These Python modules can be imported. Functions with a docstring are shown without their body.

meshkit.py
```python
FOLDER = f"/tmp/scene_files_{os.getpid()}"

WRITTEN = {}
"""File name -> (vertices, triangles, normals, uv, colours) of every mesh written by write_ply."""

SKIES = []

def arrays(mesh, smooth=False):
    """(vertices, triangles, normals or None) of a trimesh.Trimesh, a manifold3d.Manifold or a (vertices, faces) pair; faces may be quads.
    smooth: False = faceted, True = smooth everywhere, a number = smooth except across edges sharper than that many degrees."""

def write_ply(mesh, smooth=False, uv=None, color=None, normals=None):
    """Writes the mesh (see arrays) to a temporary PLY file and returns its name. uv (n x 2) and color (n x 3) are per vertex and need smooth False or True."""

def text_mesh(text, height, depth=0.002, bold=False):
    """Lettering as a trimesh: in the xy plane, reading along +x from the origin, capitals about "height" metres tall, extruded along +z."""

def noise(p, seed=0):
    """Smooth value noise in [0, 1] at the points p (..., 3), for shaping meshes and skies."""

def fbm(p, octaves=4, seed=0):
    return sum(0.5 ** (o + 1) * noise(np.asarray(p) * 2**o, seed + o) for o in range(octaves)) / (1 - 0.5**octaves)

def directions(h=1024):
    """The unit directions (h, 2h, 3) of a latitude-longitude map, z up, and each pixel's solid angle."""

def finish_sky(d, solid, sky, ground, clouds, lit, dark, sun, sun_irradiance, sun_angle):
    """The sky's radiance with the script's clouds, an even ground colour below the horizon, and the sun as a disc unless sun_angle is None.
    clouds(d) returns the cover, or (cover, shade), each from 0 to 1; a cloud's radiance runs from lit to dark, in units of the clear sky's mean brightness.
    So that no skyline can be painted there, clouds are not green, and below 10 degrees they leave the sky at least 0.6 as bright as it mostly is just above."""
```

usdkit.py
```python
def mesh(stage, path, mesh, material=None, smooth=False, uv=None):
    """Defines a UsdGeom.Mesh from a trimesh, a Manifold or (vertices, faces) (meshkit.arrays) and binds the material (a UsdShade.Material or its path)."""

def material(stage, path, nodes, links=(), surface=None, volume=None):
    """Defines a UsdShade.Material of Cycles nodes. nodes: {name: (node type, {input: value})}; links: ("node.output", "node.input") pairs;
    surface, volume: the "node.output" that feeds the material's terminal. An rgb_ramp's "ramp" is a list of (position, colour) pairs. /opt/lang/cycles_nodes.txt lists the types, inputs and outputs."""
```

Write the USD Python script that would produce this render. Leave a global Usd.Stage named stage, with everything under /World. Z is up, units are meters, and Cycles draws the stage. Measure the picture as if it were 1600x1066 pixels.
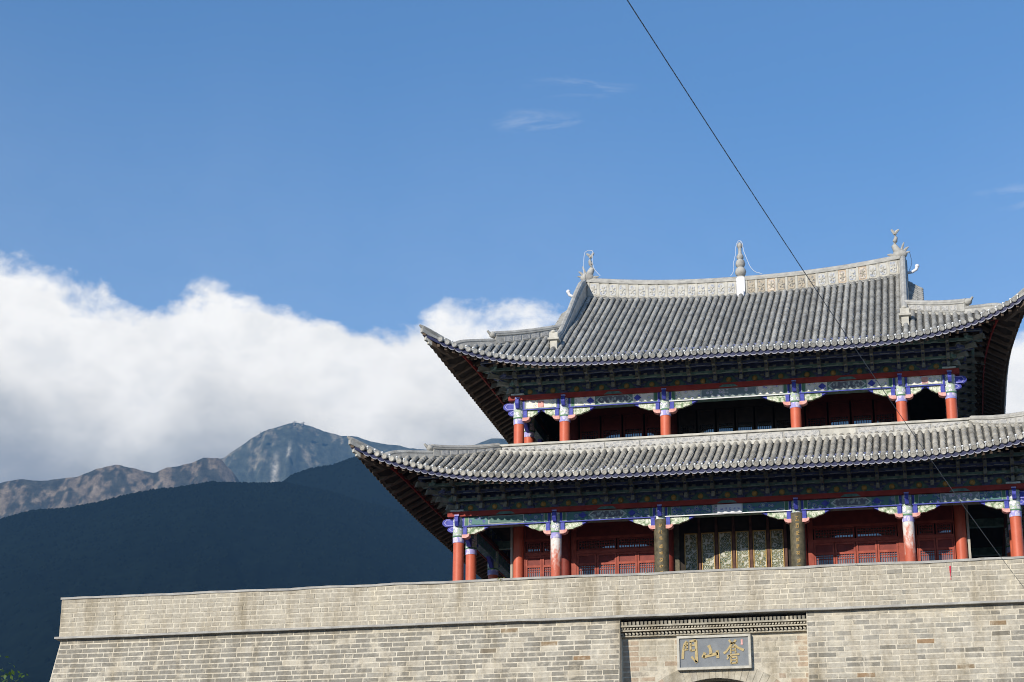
import math, random
import numpy as np, trimesh, usdkit, meshkit
from pxr import Usd, UsdGeom, UsdLux, UsdShade, Gf, Sdf, Vt

stage = Usd.Stage.CreateInMemory()
UsdGeom.Xform.Define(stage, '/World')
rng = np.random.default_rng(7)
ZO = 15.6                      # the layout below is measured from the lower beam line; the street is at z = 0

# ------------------------------------------------------------------ camera
YAW, PITCH, ROLL, FPX = 0.22071, 0.33397, 0.00483, 3060.1
EYE = np.array([6.0527, -56.19, -13.965])
cy, sy, cp, sp = math.cos(YAW), math.sin(YAW), math.cos(PITCH), math.sin(PITCH)
FW = np.array([-sy * cp, cy * cp, sp]); RT = np.array([cy, sy, 0.0]); UP = np.cross(RT, FW)
RT, UP = math.cos(ROLL) * RT + math.sin(ROLL) * UP, -math.sin(ROLL) * RT + math.cos(ROLL) * UP
cam = UsdGeom.Camera.Define(stage, '/World/camera')
cam.AddTransformOp().Set(Gf.Matrix4d(*RT, 0, *UP, 0, *(-FW), 0, *(EYE + [0, 0, ZO]), 1))
cam.CreateHorizontalApertureAttr(36.0); cam.CreateFocalLengthAttr(36.0 * FPX / 1600)
cam.CreateClippingRangeAttr(Gf.Vec2f(0.5, 60000))
cam.CreateExposureAttr(0.35)

# ------------------------------------------------------------------ sun and sky
SUN = np.array([-0.46, -1.0, 0.45]); SUN /= np.linalg.norm(SUN)
EL, AZ = math.asin(SUN[2]), math.atan2(SUN[0], SUN[1])
SKY_STRENGTH, SUN_INTENSITY, HAZE_DENSITY = 0.117, 1.25, 4.2e-5
# cloud bank: height of its top (degrees) over the compass, seen from the street
CLOUD_TOP = [(-180, 7.0), (-120, 6.0), (-75, 9.0), (-50, 17.0), (-36, 22.0), (-31, 21.6), (-28.34, 20.87), (-27.86, 20.7), (-27.35, 20.38), (-26.58, 20.21), (-26.18, 20.02), (-25.41, 19.84), (-24.44, 19.79), (-23.67, 19.66), (-23.25, 19.85), (-22.97, 20.29), (-22.36, 20.48), (-21.38, 20.29), (-20.58, 20.08), (-19.6, 20.05), (-18.6, 19.73), (-17.99, 19.42), (-17.59, 19.1), (-17.09, 18.94), (-16.6, 19.18), (-16.12, 19.57), (-15.63, 19.71), (-15.04, 19.87), (-14.44, 19.71), (-13.64, 19.66), (-13.15, 19.72), (-12.05, 19.84), (-11.46, 19.77), (-10.26, 19.55), (-8.5, 18.75), (-5, 17.8), (0, 17.3), (2.0, 18.4), (4, 18.8), (8, 17.0), (20, 15.0), (60, 9.0), (120, 7.0), (180, 7.0)]
sky_nodes = {
    's': ('sky_texture', {'sky_type': 'single_scattering', 'sun_disc': False, 'sun_elevation': EL, 'sun_rotation': AZ, 'altitude': 500.0, 'air_density': 1.4, 'aerosol_density': 0.15, 'ozone_density': 8.0}),
    'tc': ('texture_coordinate', {}), 'xyz': ('separate_xyz', {}),
    'az': ('math', {'math_type': 'arctan2'}), 'azn': ('math', {'math_type': 'multiply_add', 'value2': 0.5 / math.pi, 'value3': 0.5}),
    'top': ('rgb_ramp', {'ramp': [((a + 180) / 360, (t / 45,) * 3) for a, t in CLOUD_TOP]}),
    'elr': ('math', {'math_type': 'arcsine'}), 'el': ('math', {'math_type': 'multiply', 'value2': 180 / math.pi / 45}),
    'depth': ('math', {'math_type': 'subtract'}),
    'm1': ('mapping', {'scale': (1, 1, 1.5)}),
    'n1': ('noise_texture', {'scale': 26.0, 'detail': 12.0, 'roughness': 0.56, 'distortion': 0.15}),
    'n2': ('noise_texture', {'scale': 12.0, 'detail': 7.0, 'roughness': 0.55, 'distortion': 0.3}),
    'k1': ('math', {'math_type': 'multiply_add', 'value2': 0.075, 'value3': -0.0375}),
    'd1': ('math', {'math_type': 'add'}),
    'cov': ('map_range', {'range_type': 'smoothstep', 'from_min': -0.006, 'from_max': 0.012, 'to_min': 0.0, 'to_max': 1.0, 'clamp': True}),
    # shade of the bank: bright heads, grey base low over the mountains
    'k2': ('math', {'math_type': 'multiply_add', 'value2': 0.11, 'value3': -0.055}),
    'd2': ('math', {'math_type': 'add'}),
    'n4': ('noise_texture', {'scale': 44.0, 'detail': 9.0, 'roughness': 0.55, 'distortion': 0.2}), 'bill': ('rgb_ramp', {'ramp': [(0.34, (0.87, 0.88, 0.89)), (0.5, (0.97, 0.97, 0.97)), (0.62, (1.02, 1.02, 1.02))]}), 'mb': ('mix', {'mix_type': 'multiply', 'fac': 1.0}),
    'shade': ('rgb_ramp', {'ramp': [(0.0, (8.3, 7.9, 7.2)), (0.045, (8.0, 7.55, 6.8)), (0.066, (6.9, 6.5, 5.8)), (0.09, (4.9, 4.7, 4.25)), (0.115, (3.1, 3.0, 2.8)), (0.15, (2.2, 2.2, 2.2)), (1.0, (2.0, 2.1, 2.2))]}),
    'veil': ('map_range', {'range_type': 'smoothstep', 'from_min': -0.20, 'from_max': 0.03, 'to_min': 0.0, 'to_max': 0.075, 'clamp': True}), 'mxv': ('math', {'math_type': 'maximum'}),
    # thin high wisps
    'm3': ('mapping', {'scale': (22.0, 22.0, 110.0), 'location': (3.1, 1.7, 0.4)}),
    'n3': ('noise_texture', {'scale': 1.0, 'detail': 7.0, 'roughness': 0.62, 'distortion': 0.8}),
    'wisp': ('map_range', {'range_type': 'smoothstep', 'from_min': 0.40, 'from_max': 0.80, 'to_min': 0.0, 'to_max': 0.24, 'clamp': True}),
    'ae': ('combine_xyz', {}), 'azd': ('math', {'math_type': 'multiply', 'value2': 180 / math.pi}), 'eld': ('math', {'math_type': 'multiply', 'value2': 180.0}),
    'w1': ('vector_math', {'math_type': 'distance', 'vector2': (-11.65, 101.98, 0)}), 'w2': ('vector_math', {'math_type': 'distance', 'vector2': (-10.51, 106.15, 0)}), 'w3': ('vector_math', {'math_type': 'distance', 'vector2': (2.97, 90.54, 0)}),
    'wm': ('math', {'math_type': 'minimum'}), 'wm2': ('math', {'math_type': 'minimum'}), 'wf': ('map_range', {'range_type': 'smoothstep', 'from_min': 0.3, 'from_max': 2.3, 'to_min': 1.0, 'to_max': 0.0, 'clamp': True}), 'wmul': ('math', {'math_type': 'multiply'}),
    'addw': ('math', {'math_type': 'maximum', 'use_clamp': True}),
    'mix': ('mix', {'mix_type': 'mix'}), 'b': ('background_shader', {'strength': SKY_STRENGTH})}
sky_links = [('tc.generated', 'xyz.vector'), ('xyz.x', 'az.value1'), ('xyz.y', 'az.value2'), ('az.value', 'azn.value1'), ('azn.value', 'top.fac'),
             ('xyz.z', 'elr.value1'), ('elr.value', 'el.value1'), ('top.color', 'depth.value1'), ('el.value', 'depth.value2'),
             ('tc.generated', 'm1.vector'), ('m1.vector', 'n1.vector'), ('m1.vector', 'n2.vector'), ('n1.fac', 'k1.value1'),
             ('depth.value', 'd1.value1'), ('k1.value', 'd1.value2'), ('d1.value', 'cov.value'),
             ('n2.fac', 'k2.value1'), ('depth.value', 'd2.value1'), ('k2.value', 'd2.value2'), ('d2.value', 'shade.fac'),
             ('tc.generated', 'm3.vector'), ('m3.vector', 'n3.vector'), ('n3.fac', 'wisp.value'), ('depth.value', 'veil.value'), ('cov.result', 'mxv.value1'), ('veil.result', 'mxv.value2'), ('mxv.value', 'addw.value1'), ('az.value', 'azd.value1'), ('el.value', 'eld.value1'), ('azd.value', 'ae.x'), ('eld.value', 'ae.y'), ('ae.vector', 'w1.vector1'), ('ae.vector', 'w2.vector1'), ('ae.vector', 'w3.vector1'), ('w1.value', 'wm.value1'), ('w2.value', 'wm.value2'), ('wm.value', 'wm2.value1'), ('w3.value', 'wm2.value2'), ('wm2.value', 'wf.value'), ('wf.result', 'wmul.value1'), ('wisp.result', 'wmul.value2'), ('wmul.value', 'addw.value2'),
             ('addw.value', 'mix.fac'), ('s.color', 'mix.color1'), ('m1.vector', 'n4.vector'), ('n4.fac', 'bill.fac'), ('shade.color', 'mb.color1'), ('bill.color', 'mb.color2'), ('mb.color', 'mix.color2'), ('mix.color', 'b.color')]
sky_mat = usdkit.material(stage, '/World/Looks/sky_air', sky_nodes, sky_links, surface='b.background')
sky = UsdLux.DomeLight.Define(stage, '/World/sky')
UsdShade.MaterialBindingAPI.Apply(sky.GetPrim()).Bind(sky_mat)
sun = UsdLux.DistantLight.Define(stage, '/World/sun')
sun.CreateNormalizeAttr(True); sun.CreateIntensityAttr(SUN_INTENSITY); sun.CreateAngleAttr(0.5); sun.CreateColorAttr(Gf.Vec3f(1.0, 0.92, 0.80))
_x = np.cross([0, 0, 1.0], SUN); _x /= np.linalg.norm(_x); _y = np.cross(SUN, _x)
sun.AddTransformOp().Set(Gf.Matrix4d(*_x, 0, *_y, 0, *SUN, 0, 0, 0, 0, 1))


# ------------------------------------------------------------------ helpers
def tag(prim, label=None, cat=None, group=None, kind=None):
    for k, v in (('label', label), ('category', cat), ('group', group), ('kind', kind)):
        if v: prim.SetCustomDataByKey(k, v)
    return prim

tag(sky.GetPrim(), 'blue sky with a white cloud bank low over the mountains', 'sky', kind='structure')
USED = {}

def free(parent, name):
    key = parent + '/' + name
    n = USED.get(key, -1) + 1; USED[key] = n
    return key if n == 0 else f'{key}_{n:03d}'


class T:
    """A thing, a part or a sub-part: its path and the point its vertices are measured from."""
    def __init__(self, path, base): self.path, self.base = path, np.asarray(base, float)
    @property
    def prim(self): return stage.GetPrimAtPath(self.path)


def thing(name, label, cat, base=(0, 0, 0), group=None, kind=None):
    p = free('/World', name); x = UsdGeom.Xform.Define(stage, p)
    x.AddTranslateOp().Set(Gf.Vec3d(base[0], base[1], base[2] + ZO))
    tag(x.GetPrim(), label, cat, group, kind)
    return T(p, base)


def part(name, mb, mat, parent, smooth=False, label=None, kind=None):
    p = free(parent.path, name)
    v, f = mb.arr() if isinstance(mb, MB) else (np.asarray(mb[0], float), np.asarray(mb[1]))
    usdkit.mesh(stage, p, (v - parent.base, f), mat, smooth=smooth)
    t = T(p, parent.base)
    tag(t.prim, label, kind=kind)
    return t


def single(name, mb, mat, label=None, cat=None, group=None, kind=None, smooth=False):
    p = free('/World', name)
    v, f = mb.arr() if isinstance(mb, MB) else mb
    usdkit.mesh(stage, p, (np.asarray(v) + [0, 0, ZO], f), mat, smooth=smooth)
    tag(stage.GetPrimAtPath(p), label, cat, group, kind)
    return T(p, (0, 0, -ZO))


def unit(a):
    a = np.asarray(a, float); return a / (np.linalg.norm(a) + 1e-12)


BOXF = np.array([[0, 2, 1], [1, 2, 3], [4, 5, 6], [5, 7, 6], [0, 1, 4], [1, 5, 4], [2, 6, 3], [3, 6, 7], [0, 4, 2], [2, 4, 6], [1, 3, 5], [3, 7, 5]])


class MB:
    def __init__(self): self.v, self.f, self.n = [], [], 0
    def add(self, v, f):
        v = np.asarray(v, float).reshape(-1, 3); f = np.asarray(f, int)
        if f.shape[1] == 4: f = np.vstack([f[:, [0, 1, 2]], f[:, [0, 2, 3]]])
        self.v.append(v); self.f.append(f + self.n); self.n += len(v); return self
    def arr(self): return np.vstack(self.v), np.vstack(self.f)
    def box(self, x0, x1, y0, y1, z0, z1):
        v = [(x, y, z) for z in (z0, z1) for y in (y0, y1) for x in (x0, x1)]
        return self.add(v, BOXF)
    def obox(self, c, ax, ay, az):
        c, ax, ay, az = map(np.asarray, (c, ax, ay, az))
        v = [c + i * ax + j * ay + k * az for k in (-1, 1) for j in (-1, 1) for i in (-1, 1)]
        return self.add(v, BOXF)
    def bar(self, p0, p1, w, h, up=(0, 0, 1)):
        p0, p1 = np.asarray(p0, float), np.asarray(p1, float); d = unit(p1 - p0)
        s = unit(np.cross(d, up)); u = np.cross(s, d)
        return self.obox((p0 + p1) / 2, s * w / 2, (p1 - p0) / 2, u * h / 2)
    def grid(self, P, flip=False, closed=False):
        P = np.asarray(P, float); n, m = P.shape[:2]
        i, j = np.meshgrid(np.arange(n - 1), np.arange(m if closed else m - 1), indexing='ij'); k = (j + 1) % m
        q = np.stack([i * m + j, i * m + k, (i + 1) * m + k, (i + 1) * m + j], -1).reshape(-1, 4)
        return self.add(P.reshape(-1, 3), q[:, ::-1] if flip else q)
    def rings(self, R, cap=True):
        """R (n, m, 3): closed rings joined; ends closed by fans."""
        R = np.asarray(R, float); self.grid(R, closed=True); m = R.shape[1]
        if cap:
            for ring, fl in ((R[0], True), (R[-1], False)):
                k = np.arange(m); c = np.full(m, m); f = np.stack([c, k, (k + 1) % m], 1)
                self.add(np.vstack([ring, ring.mean(0)]), f[:, ::-1] if fl else f)
        return self
    def tube(self, pts, r, sides=6, cap=True):
        p = np.asarray(pts, float); t = np.gradient(p, axis=0); t /= np.linalg.norm(t, axis=1, keepdims=True) + 1e-12
        ref = np.array([0, 0, 1.0]) if abs(t[0, 2]) < .9 else np.array([1.0, 0, 0])
        a = np.cross(t, ref); a /= np.linalg.norm(a, axis=1, keepdims=True) + 1e-12; b = np.cross(t, a)
        th = np.arange(sides) * 2 * np.pi / sides; r = np.broadcast_to(r, (len(p),))
        R = p[:, None] + r[:, None, None] * (np.cos(th)[None, :, None] * a[:, None] + np.sin(th)[None, :, None] * b[:, None])
        return self.rings(R, cap)
    def lathe(self, prof, c, sides=20, cap=True):
        th = np.arange(sides) * 2 * np.pi / sides; c = np.asarray(c, float)
        R = np.array([[c + [r * math.cos(a), r * math.sin(a), z] for a in th] for r, z in prof])
        return self.rings(R, cap)
    def prism(self, poly, y0, y1, axis='y'):
        """Polygon given as (u, z) pairs, pushed from y0 to y1; axis 'y': u is x; axis 'x': u is y."""
        from shapely.geometry import Polygon
        pg = Polygon(poly)
        if not pg.is_valid: pg = pg.buffer(0)
        m = trimesh.creation.extrude_polygon(pg, y1 - y0, engine='earcut')
        v = np.asarray(m.vertices); f = np.asarray(m.faces)
        if axis == 'y': v = np.stack([v[:, 0], y0 + v[:, 2], v[:, 1]], 1); f = f[:, ::-1]
        else: v = np.stack([y0 + v[:, 2], v[:, 0], v[:, 1]], 1)
        return self.add(v, f)
    def ball(self, c, r, sub=1, scale=(1, 1, 1)):
        m = trimesh.creation.icosphere(subdivisions=sub, radius=r)
        return self.add(np.asarray(m.vertices) * scale + c, m.faces)


def look(name, color, rough=0.8, var=0.25, scale=3.0, bump=0.0, bscale=30.0, spec=0.25, color2=None, detail=5.0):
    """A surface whose base colour wanders between two tones."""
    c = np.array(color, float); c2 = np.array(color2, float) if color2 is not None else c * (1 + var); c1 = c if color2 is not None else c * (1 - var)
    nodes = {'g': ('geometry', {}), 'n': ('noise_texture', {'scale': scale, 'detail': detail, 'roughness': 0.6}),
             'r': ('rgb_ramp', {'ramp': [(0.32, tuple(c1)), (0.68, tuple(c2))]}),
             'p': ('principled_bsdf', {'roughness': rough, 'specular_ior_level': spec})}
    links = [('g.position', 'n.vector'), ('n.fac', 'r.fac'), ('r.color', 'p.base_color')]
    if bump:
        nodes['n2'] = ('noise_texture', {'scale': bscale, 'detail': 4.0}); nodes['b'] = ('bump', {'strength': bump, 'distance': 0.02})
        links += [('g.position', 'n2.vector'), ('n2.fac', 'b.height'), ('b.normal', 'p.normal')]
    return usdkit.material(stage, '/World/Looks/' + name, nodes, links, surface='p.BSDF')


def tile_look(name, lo, hi):
    """Weathered clay tile: tone by row, soot and lime in world space, faint moss."""
    nodes = {'g': ('geometry', {}), 'o': ('object_info', {}), 'rr': ('map_range', {'from_min': 0.0, 'from_max': 1.0, 'to_min': 0.84, 'to_max': 1.12}), 'n': ('noise_texture', {'scale': 2.4, 'detail': 9.0, 'roughness': 0.68}), 'r': ('rgb_ramp', {'ramp': [(0.28, tuple(0.62 * c for c in lo)), (0.42, lo), (0.62, hi), (0.8, tuple(1.12 * c for c in hi))]}),
             'f': ('noise_texture', {'scale': 26.0, 'detail': 5.0, 'roughness': 0.75}), 'fr': ('rgb_ramp', {'ramp': [(0.3, (0.62, 0.62, 0.60)), (0.5, (1, 1, 1)), (0.72, (1.22, 1.22, 1.2))]}), 'm1': ('mix', {'mix_type': 'multiply', 'fac': 1.0}), 'cc': ('combine_color', {}), 'm2': ('mix', {'mix_type': 'multiply', 'fac': 1.0}),
             'b': ('bump', {'strength': 0.4, 'distance': 0.02}), 'p': ('principled_bsdf', {'roughness': 0.88, 'specular_ior_level': 0.2})}
    links = [('o.random', 'rr.value'), ('g.position', 'n.vector'), ('n.fac', 'r.fac'), ('g.position', 'f.vector'), ('f.fac', 'fr.fac'), ('r.color', 'm1.color1'), ('fr.color', 'm1.color2'), ('rr.result', 'cc.r'), ('rr.result', 'cc.g'), ('rr.result', 'cc.b'), ('m1.color', 'm2.color1'), ('cc.color', 'm2.color2'), ('m2.color', 'p.base_color'), ('f.fac', 'b.height'), ('b.normal', 'p.normal')]
    return usdkit.material(stage, '/World/Looks/' + name, nodes, links, surface='p.BSDF')


def print_look(name, ramp, scale=9.0, feature='f1', stretch=(1, 1, 1), rough=0.6, distort=0.0, interp=True, sat=None):
    """Painted ornament: cells of a voronoi pattern pushed through a colour ramp."""
    nodes = {'g': ('geometry', {}), 'm': ('mapping', {'scale': stretch}), 'v': ('voronoi_texture', {'scale': scale, 'feature': feature, 'randomness': 0.75}),
             'n': ('noise_texture', {'scale': scale * 1.6, 'detail': 3.0}), 'mx': ('mix_float', {'fac': distort}), 'r': ('rgb_ramp', {'ramp': [(0.10 + 0.52 * p, c) for p, c in ramp], 'interpolate': interp}),
             'p': ('principled_bsdf', {'roughness': rough, 'specular_ior_level': 0.3})}
    links = [('g.position', 'm.vector'), ('m.vector', 'v.vector'), ('m.vector', 'n.vector'), ('v.distance', 'mx.a'), ('n.fac', 'mx.b'), ('mx.result', 'r.fac'), ('r.color', 'p.base_color')]
    return usdkit.material(stage, '/World/Looks/' + name, nodes, links, surface='p.BSDF')


# ------------------------------------------------------------------ materials
M = {}
M['tile'] = tile_look('grey_clay_tile', (0.275, 0.272, 0.255), (0.44, 0.435, 0.405))
M['tile_low'] = tile_look('weathered_clay_tile', (0.31, 0.295, 0.26), (0.51, 0.485, 0.425))
M['pan'] = look('dark_pan_tile', (0.045, 0.044, 0.042), rough=0.9, scale=6, color2=(0.10, 0.10, 0.092))
M['mortar_cap'] = look('lime_mortar', (0.40, 0.385, 0.34), rough=0.9, scale=4, color2=(0.60, 0.58, 0.51), bump=0.3)
M['ridge'] = look('grey_ridge_plaster', (0.29, 0.285, 0.265), rough=0.85, scale=4, color2=(0.49, 0.48, 0.44), bump=0.4, bscale=25, detail=8)
M['carved'] = print_look('carved_ridge_panel', [(0.0, (0.55, 0.55, 0.52)), (0.25, (0.42, 0.44, 0.47)), (0.5, (0.26, 0.29, 0.36)), (0.8, (0.5, 0.5, 0.48))], scale=10, distort=0.35)
M['carved_old'] = print_look('aged_ridge_panel', [(0.0, (0.40, 0.37, 0.30)), (0.3, (0.24, 0.235, 0.22)), (0.6, (0.18, 0.18, 0.18)), (0.85, (0.42, 0.36, 0.27))], scale=10, distort=0.4)
M['rust_panel'] = print_look('ochre_ridge_panel', [(0.0, (0.55, 0.44, 0.32)), (0.35, (0.42, 0.30, 0.22)), (0.6, (0.33, 0.33, 0.33)), (0.85, (0.6, 0.52, 0.42))], scale=10, distort=0.4)
M['fret'] = print_look('fret_band', [(0.0, (0.5, 0.49, 0.46)), (0.35, (0.40, 0.40, 0.39)), (0.55, (0.27, 0.275, 0.28)), (0.8, (0.48, 0.47, 0.44))], scale=9, stretch=(1, 1, 1.6), distort=0.3)
M['white'] = look('white_paint', (0.74, 0.75, 0.78), rough=0.6, var=0.06)
M['cable_white'] = look('white_cable', (0.75, 0.76, 0.78), rough=0.5, var=0.03)
M['red'] = look('red_lacquer', (0.50, 0.105, 0.055), rough=0.5, scale=3, color2=(0.60, 0.14, 0.075), spec=0.35)
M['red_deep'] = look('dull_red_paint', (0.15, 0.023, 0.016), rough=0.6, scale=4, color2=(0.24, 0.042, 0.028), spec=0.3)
M['red_plate'] = look('red_plate_paint', (0.22, 0.022, 0.016), rough=0.6, scale=4, color2=(0.32, 0.04, 0.028))
M['blue'] = look('cobalt_paint', (0.032, 0.042, 0.30), rough=0.55, scale=9, color2=(0.085, 0.10, 0.46))
M['lilac'] = look('lilac_paint', (0.25, 0.25, 0.62), rough=0.6, scale=6, color2=(0.45, 0.44, 0.72))
M['eave_navy'] = look('eave_navy_paint', (0.022, 0.026, 0.066), rough=0.6, scale=6, color2=(0.036, 0.042, 0.105))
M['drip_white'] = look('drip_edge_white', (0.26, 0.27, 0.31), rough=0.6, scale=6, color2=(0.46, 0.46, 0.49))
M['arm_grey'] = look('grey_green_arm_paint', (0.19, 0.205, 0.18), rough=0.6, scale=7, color2=(0.34, 0.35, 0.30))
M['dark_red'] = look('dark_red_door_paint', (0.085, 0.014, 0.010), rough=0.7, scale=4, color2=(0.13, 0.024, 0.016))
M['stile'] = look('brown_red_stile', (0.075, 0.035, 0.026), rough=0.7, scale=6, color2=(0.15, 0.075, 0.055))
M['aged_frame'] = look('aged_ridge_frame', (0.30, 0.275, 0.225), rough=0.9, scale=7, color2=(0.48, 0.44, 0.36))
M['ochre_frame'] = look('ochre_ridge_frame', (0.42, 0.33, 0.24), rough=0.9, scale=7, color2=(0.60, 0.50, 0.38))
M['door_red'] = look('door_red_paint', (0.25, 0.046, 0.028), rough=0.6, scale=5, color2=(0.40, 0.09, 0.056), detail=8)
M['navy'] = look('dark_blue_paint', (0.05, 0.072, 0.16), rough=0.6, scale=9, color2=(0.14, 0.165, 0.31))
M['green'] = look('malachite_paint', (0.07, 0.17, 0.10), rough=0.6, scale=5, color2=(0.12, 0.27, 0.16))
M['teal'] = look('teal_paint', (0.09, 0.175, 0.155), rough=0.6, scale=9, color2=(0.22, 0.35, 0.31))
M['pale_edge'] = look('pale_green_line', (0.42, 0.50, 0.46), rough=0.6, scale=5, color2=(0.58, 0.63, 0.60))
M['pink'] = look('pink_lotus_paint', (0.62, 0.26, 0.22), rough=0.6, scale=9, color2=(0.76, 0.46, 0.42))
M['gold'] = look('gold_leaf', (0.34, 0.20, 0.04), rough=0.5, scale=9, color2=(0.55, 0.36, 0.11), spec=0.4)
M['brown_wood'] = look('brown_rafter_wood', (0.085, 0.062, 0.045), rough=0.8, scale=6, color2=(0.15, 0.11, 0.08))
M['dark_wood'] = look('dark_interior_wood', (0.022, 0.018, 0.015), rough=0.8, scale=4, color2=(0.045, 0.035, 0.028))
M['plaster'] = look('cream_plaster', (0.36, 0.34, 0.29), rough=0.9, scale=3, color2=(0.48, 0.46, 0.40))
M['board'] = look('old_couplet_board', (0.060, 0.054, 0.036), rough=0.6, scale=9, color2=(0.15, 0.13, 0.08), bump=0.3)
M['floral'] = print_look('white_capital_flowers', [(0.0, (0.10, 0.11, 0.45)), (0.2, (0.35, 0.38, 0.62)), (0.32, (0.78, 0.79, 0.76)), (0.62, (0.78, 0.79, 0.74)), (0.72, (0.25, 0.27, 0.55)), (0.85, (0.45, 0.55, 0.42))], scale=8.5, distort=0.15)
M['lotus'] = print_look('lotus_band_paint', [(0.0, (0.72, 0.66, 0.74)), (0.3, (0.50, 0.46, 0.74)), (0.5, (0.74, 0.70, 0.76)), (0.75, (0.35, 0.33, 0.66))], scale=8, stretch=(1, 1, 0.6), distort=0.2)
M['scroll'] = print_look('blue_green_scroll_paint', [(0.0, (0.04, 0.05, 0.30)), (0.26, (0.05, 0.07, 0.36)), (0.33, (0.55, 0.58, 0.60)), (0.40, (0.10, 0.24, 0.22)), (0.52, (0.06, 0.17, 0.15)), (0.60, (0.42, 0.48, 0.48)), (0.68, (0.05, 0.07, 0.30)), (0.9, (0.08, 0.20, 0.19))], scale=6.5, distort=0.2)
M['scroll_pale'] = print_look('pale_scroll_paint', [(0.0, (0.06, 0.07, 0.45)), (0.25, (0.45, 0.47, 0.70)), (0.4, (0.74, 0.74, 0.68)), (0.6, (0.50, 0.56, 0.40)), (0.8, (0.76, 0.75, 0.70))], scale=7, distort=0.2)
M['script'] = print_look('dark_script_paint', [(0.0, (0.10, 0.11, 0.12)), (0.3, (0.25, 0.27, 0.27)), (0.5, (0.40, 0.46, 0.44)), (0.75, (0.12, 0.13, 0.16))], scale=11, stretch=(1, 1, 0.7), distort=0.4)
M['lattice_print'] = print_look('fret_cell_paint', [(0.0, (0.45, 0.20, 0.24)), (0.28, (0.30, 0.28, 0.52)), (0.5, (0.55, 0.57, 0.58)), (0.75, (0.18, 0.24, 0.26))], scale=8.5, stretch=(1, 1, 1), distort=0.1)
M['teal_panel'] = look('teal_panel_paint', (0.05, 0.115, 0.105), rough=0.6, scale=9, color2=(0.13, 0.24, 0.21))
M['flower_panel'] = print_look('flower_panel_paint', [(0.0, (0.50, 0.22, 0.17)), (0.14, (0.55, 0.40, 0.28)), (0.22, (0.02, 0.03, 0.02)), (0.40, (0.05, 0.10, 0.065)), (0.47, (0.52, 0.52, 0.42)), (0.56, (0.46, 0.44, 0.34)), (0.60, (0.03, 0.06, 0.04)), (0.72, (0.06, 0.11, 0.07)), (0.78, (0.45, 0.36, 0.15)), (0.84, (0.03, 0.05, 0.03)), (1.0, (0.5, 0.5, 0.42))], scale=9.5, distort=0.4)
M['queti'] = print_look('carved_bracket_paint', [(0.0, (0.14, 0.21, 0.11)), (0.22, (0.30, 0.38, 0.24)), (0.36, (0.70, 0.72, 0.60)), (0.56, (0.74, 0.75, 0.66)), (0.66, (0.20, 0.28, 0.17)), (0.78, (0.62, 0.66, 0.52)), (1.0, (0.16, 0.24, 0.13))], scale=9, distort=0.35)
M['cement'] = look('cement_coping', (0.30, 0.29, 0.27), rough=0.9, scale=3, color2=(0.46, 0.45, 0.41), bump=0.4)
M['cord'] = look('black_cable', (0.03, 0.033, 0.04), rough=0.6, var=0.1)
M['cable_grey'] = look('weathered_cable', (0.15, 0.17, 0.20), rough=0.7, var=0.1)
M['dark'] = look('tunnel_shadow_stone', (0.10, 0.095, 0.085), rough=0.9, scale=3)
M['slate'] = look('slate_board', (0.175, 0.19, 0.205), rough=0.7, scale=5, color2=(0.225, 0.24, 0.25))
M['frame'] = look('pale_stone_frame', (0.42, 0.40, 0.34), rough=0.8, scale=7, color2=(0.58, 0.555, 0.48))
M['sign_gold'] = look('sign_gold', (0.36, 0.27, 0.12), rough=0.6, scale=14, color2=(0.52, 0.41, 0.20))
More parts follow.
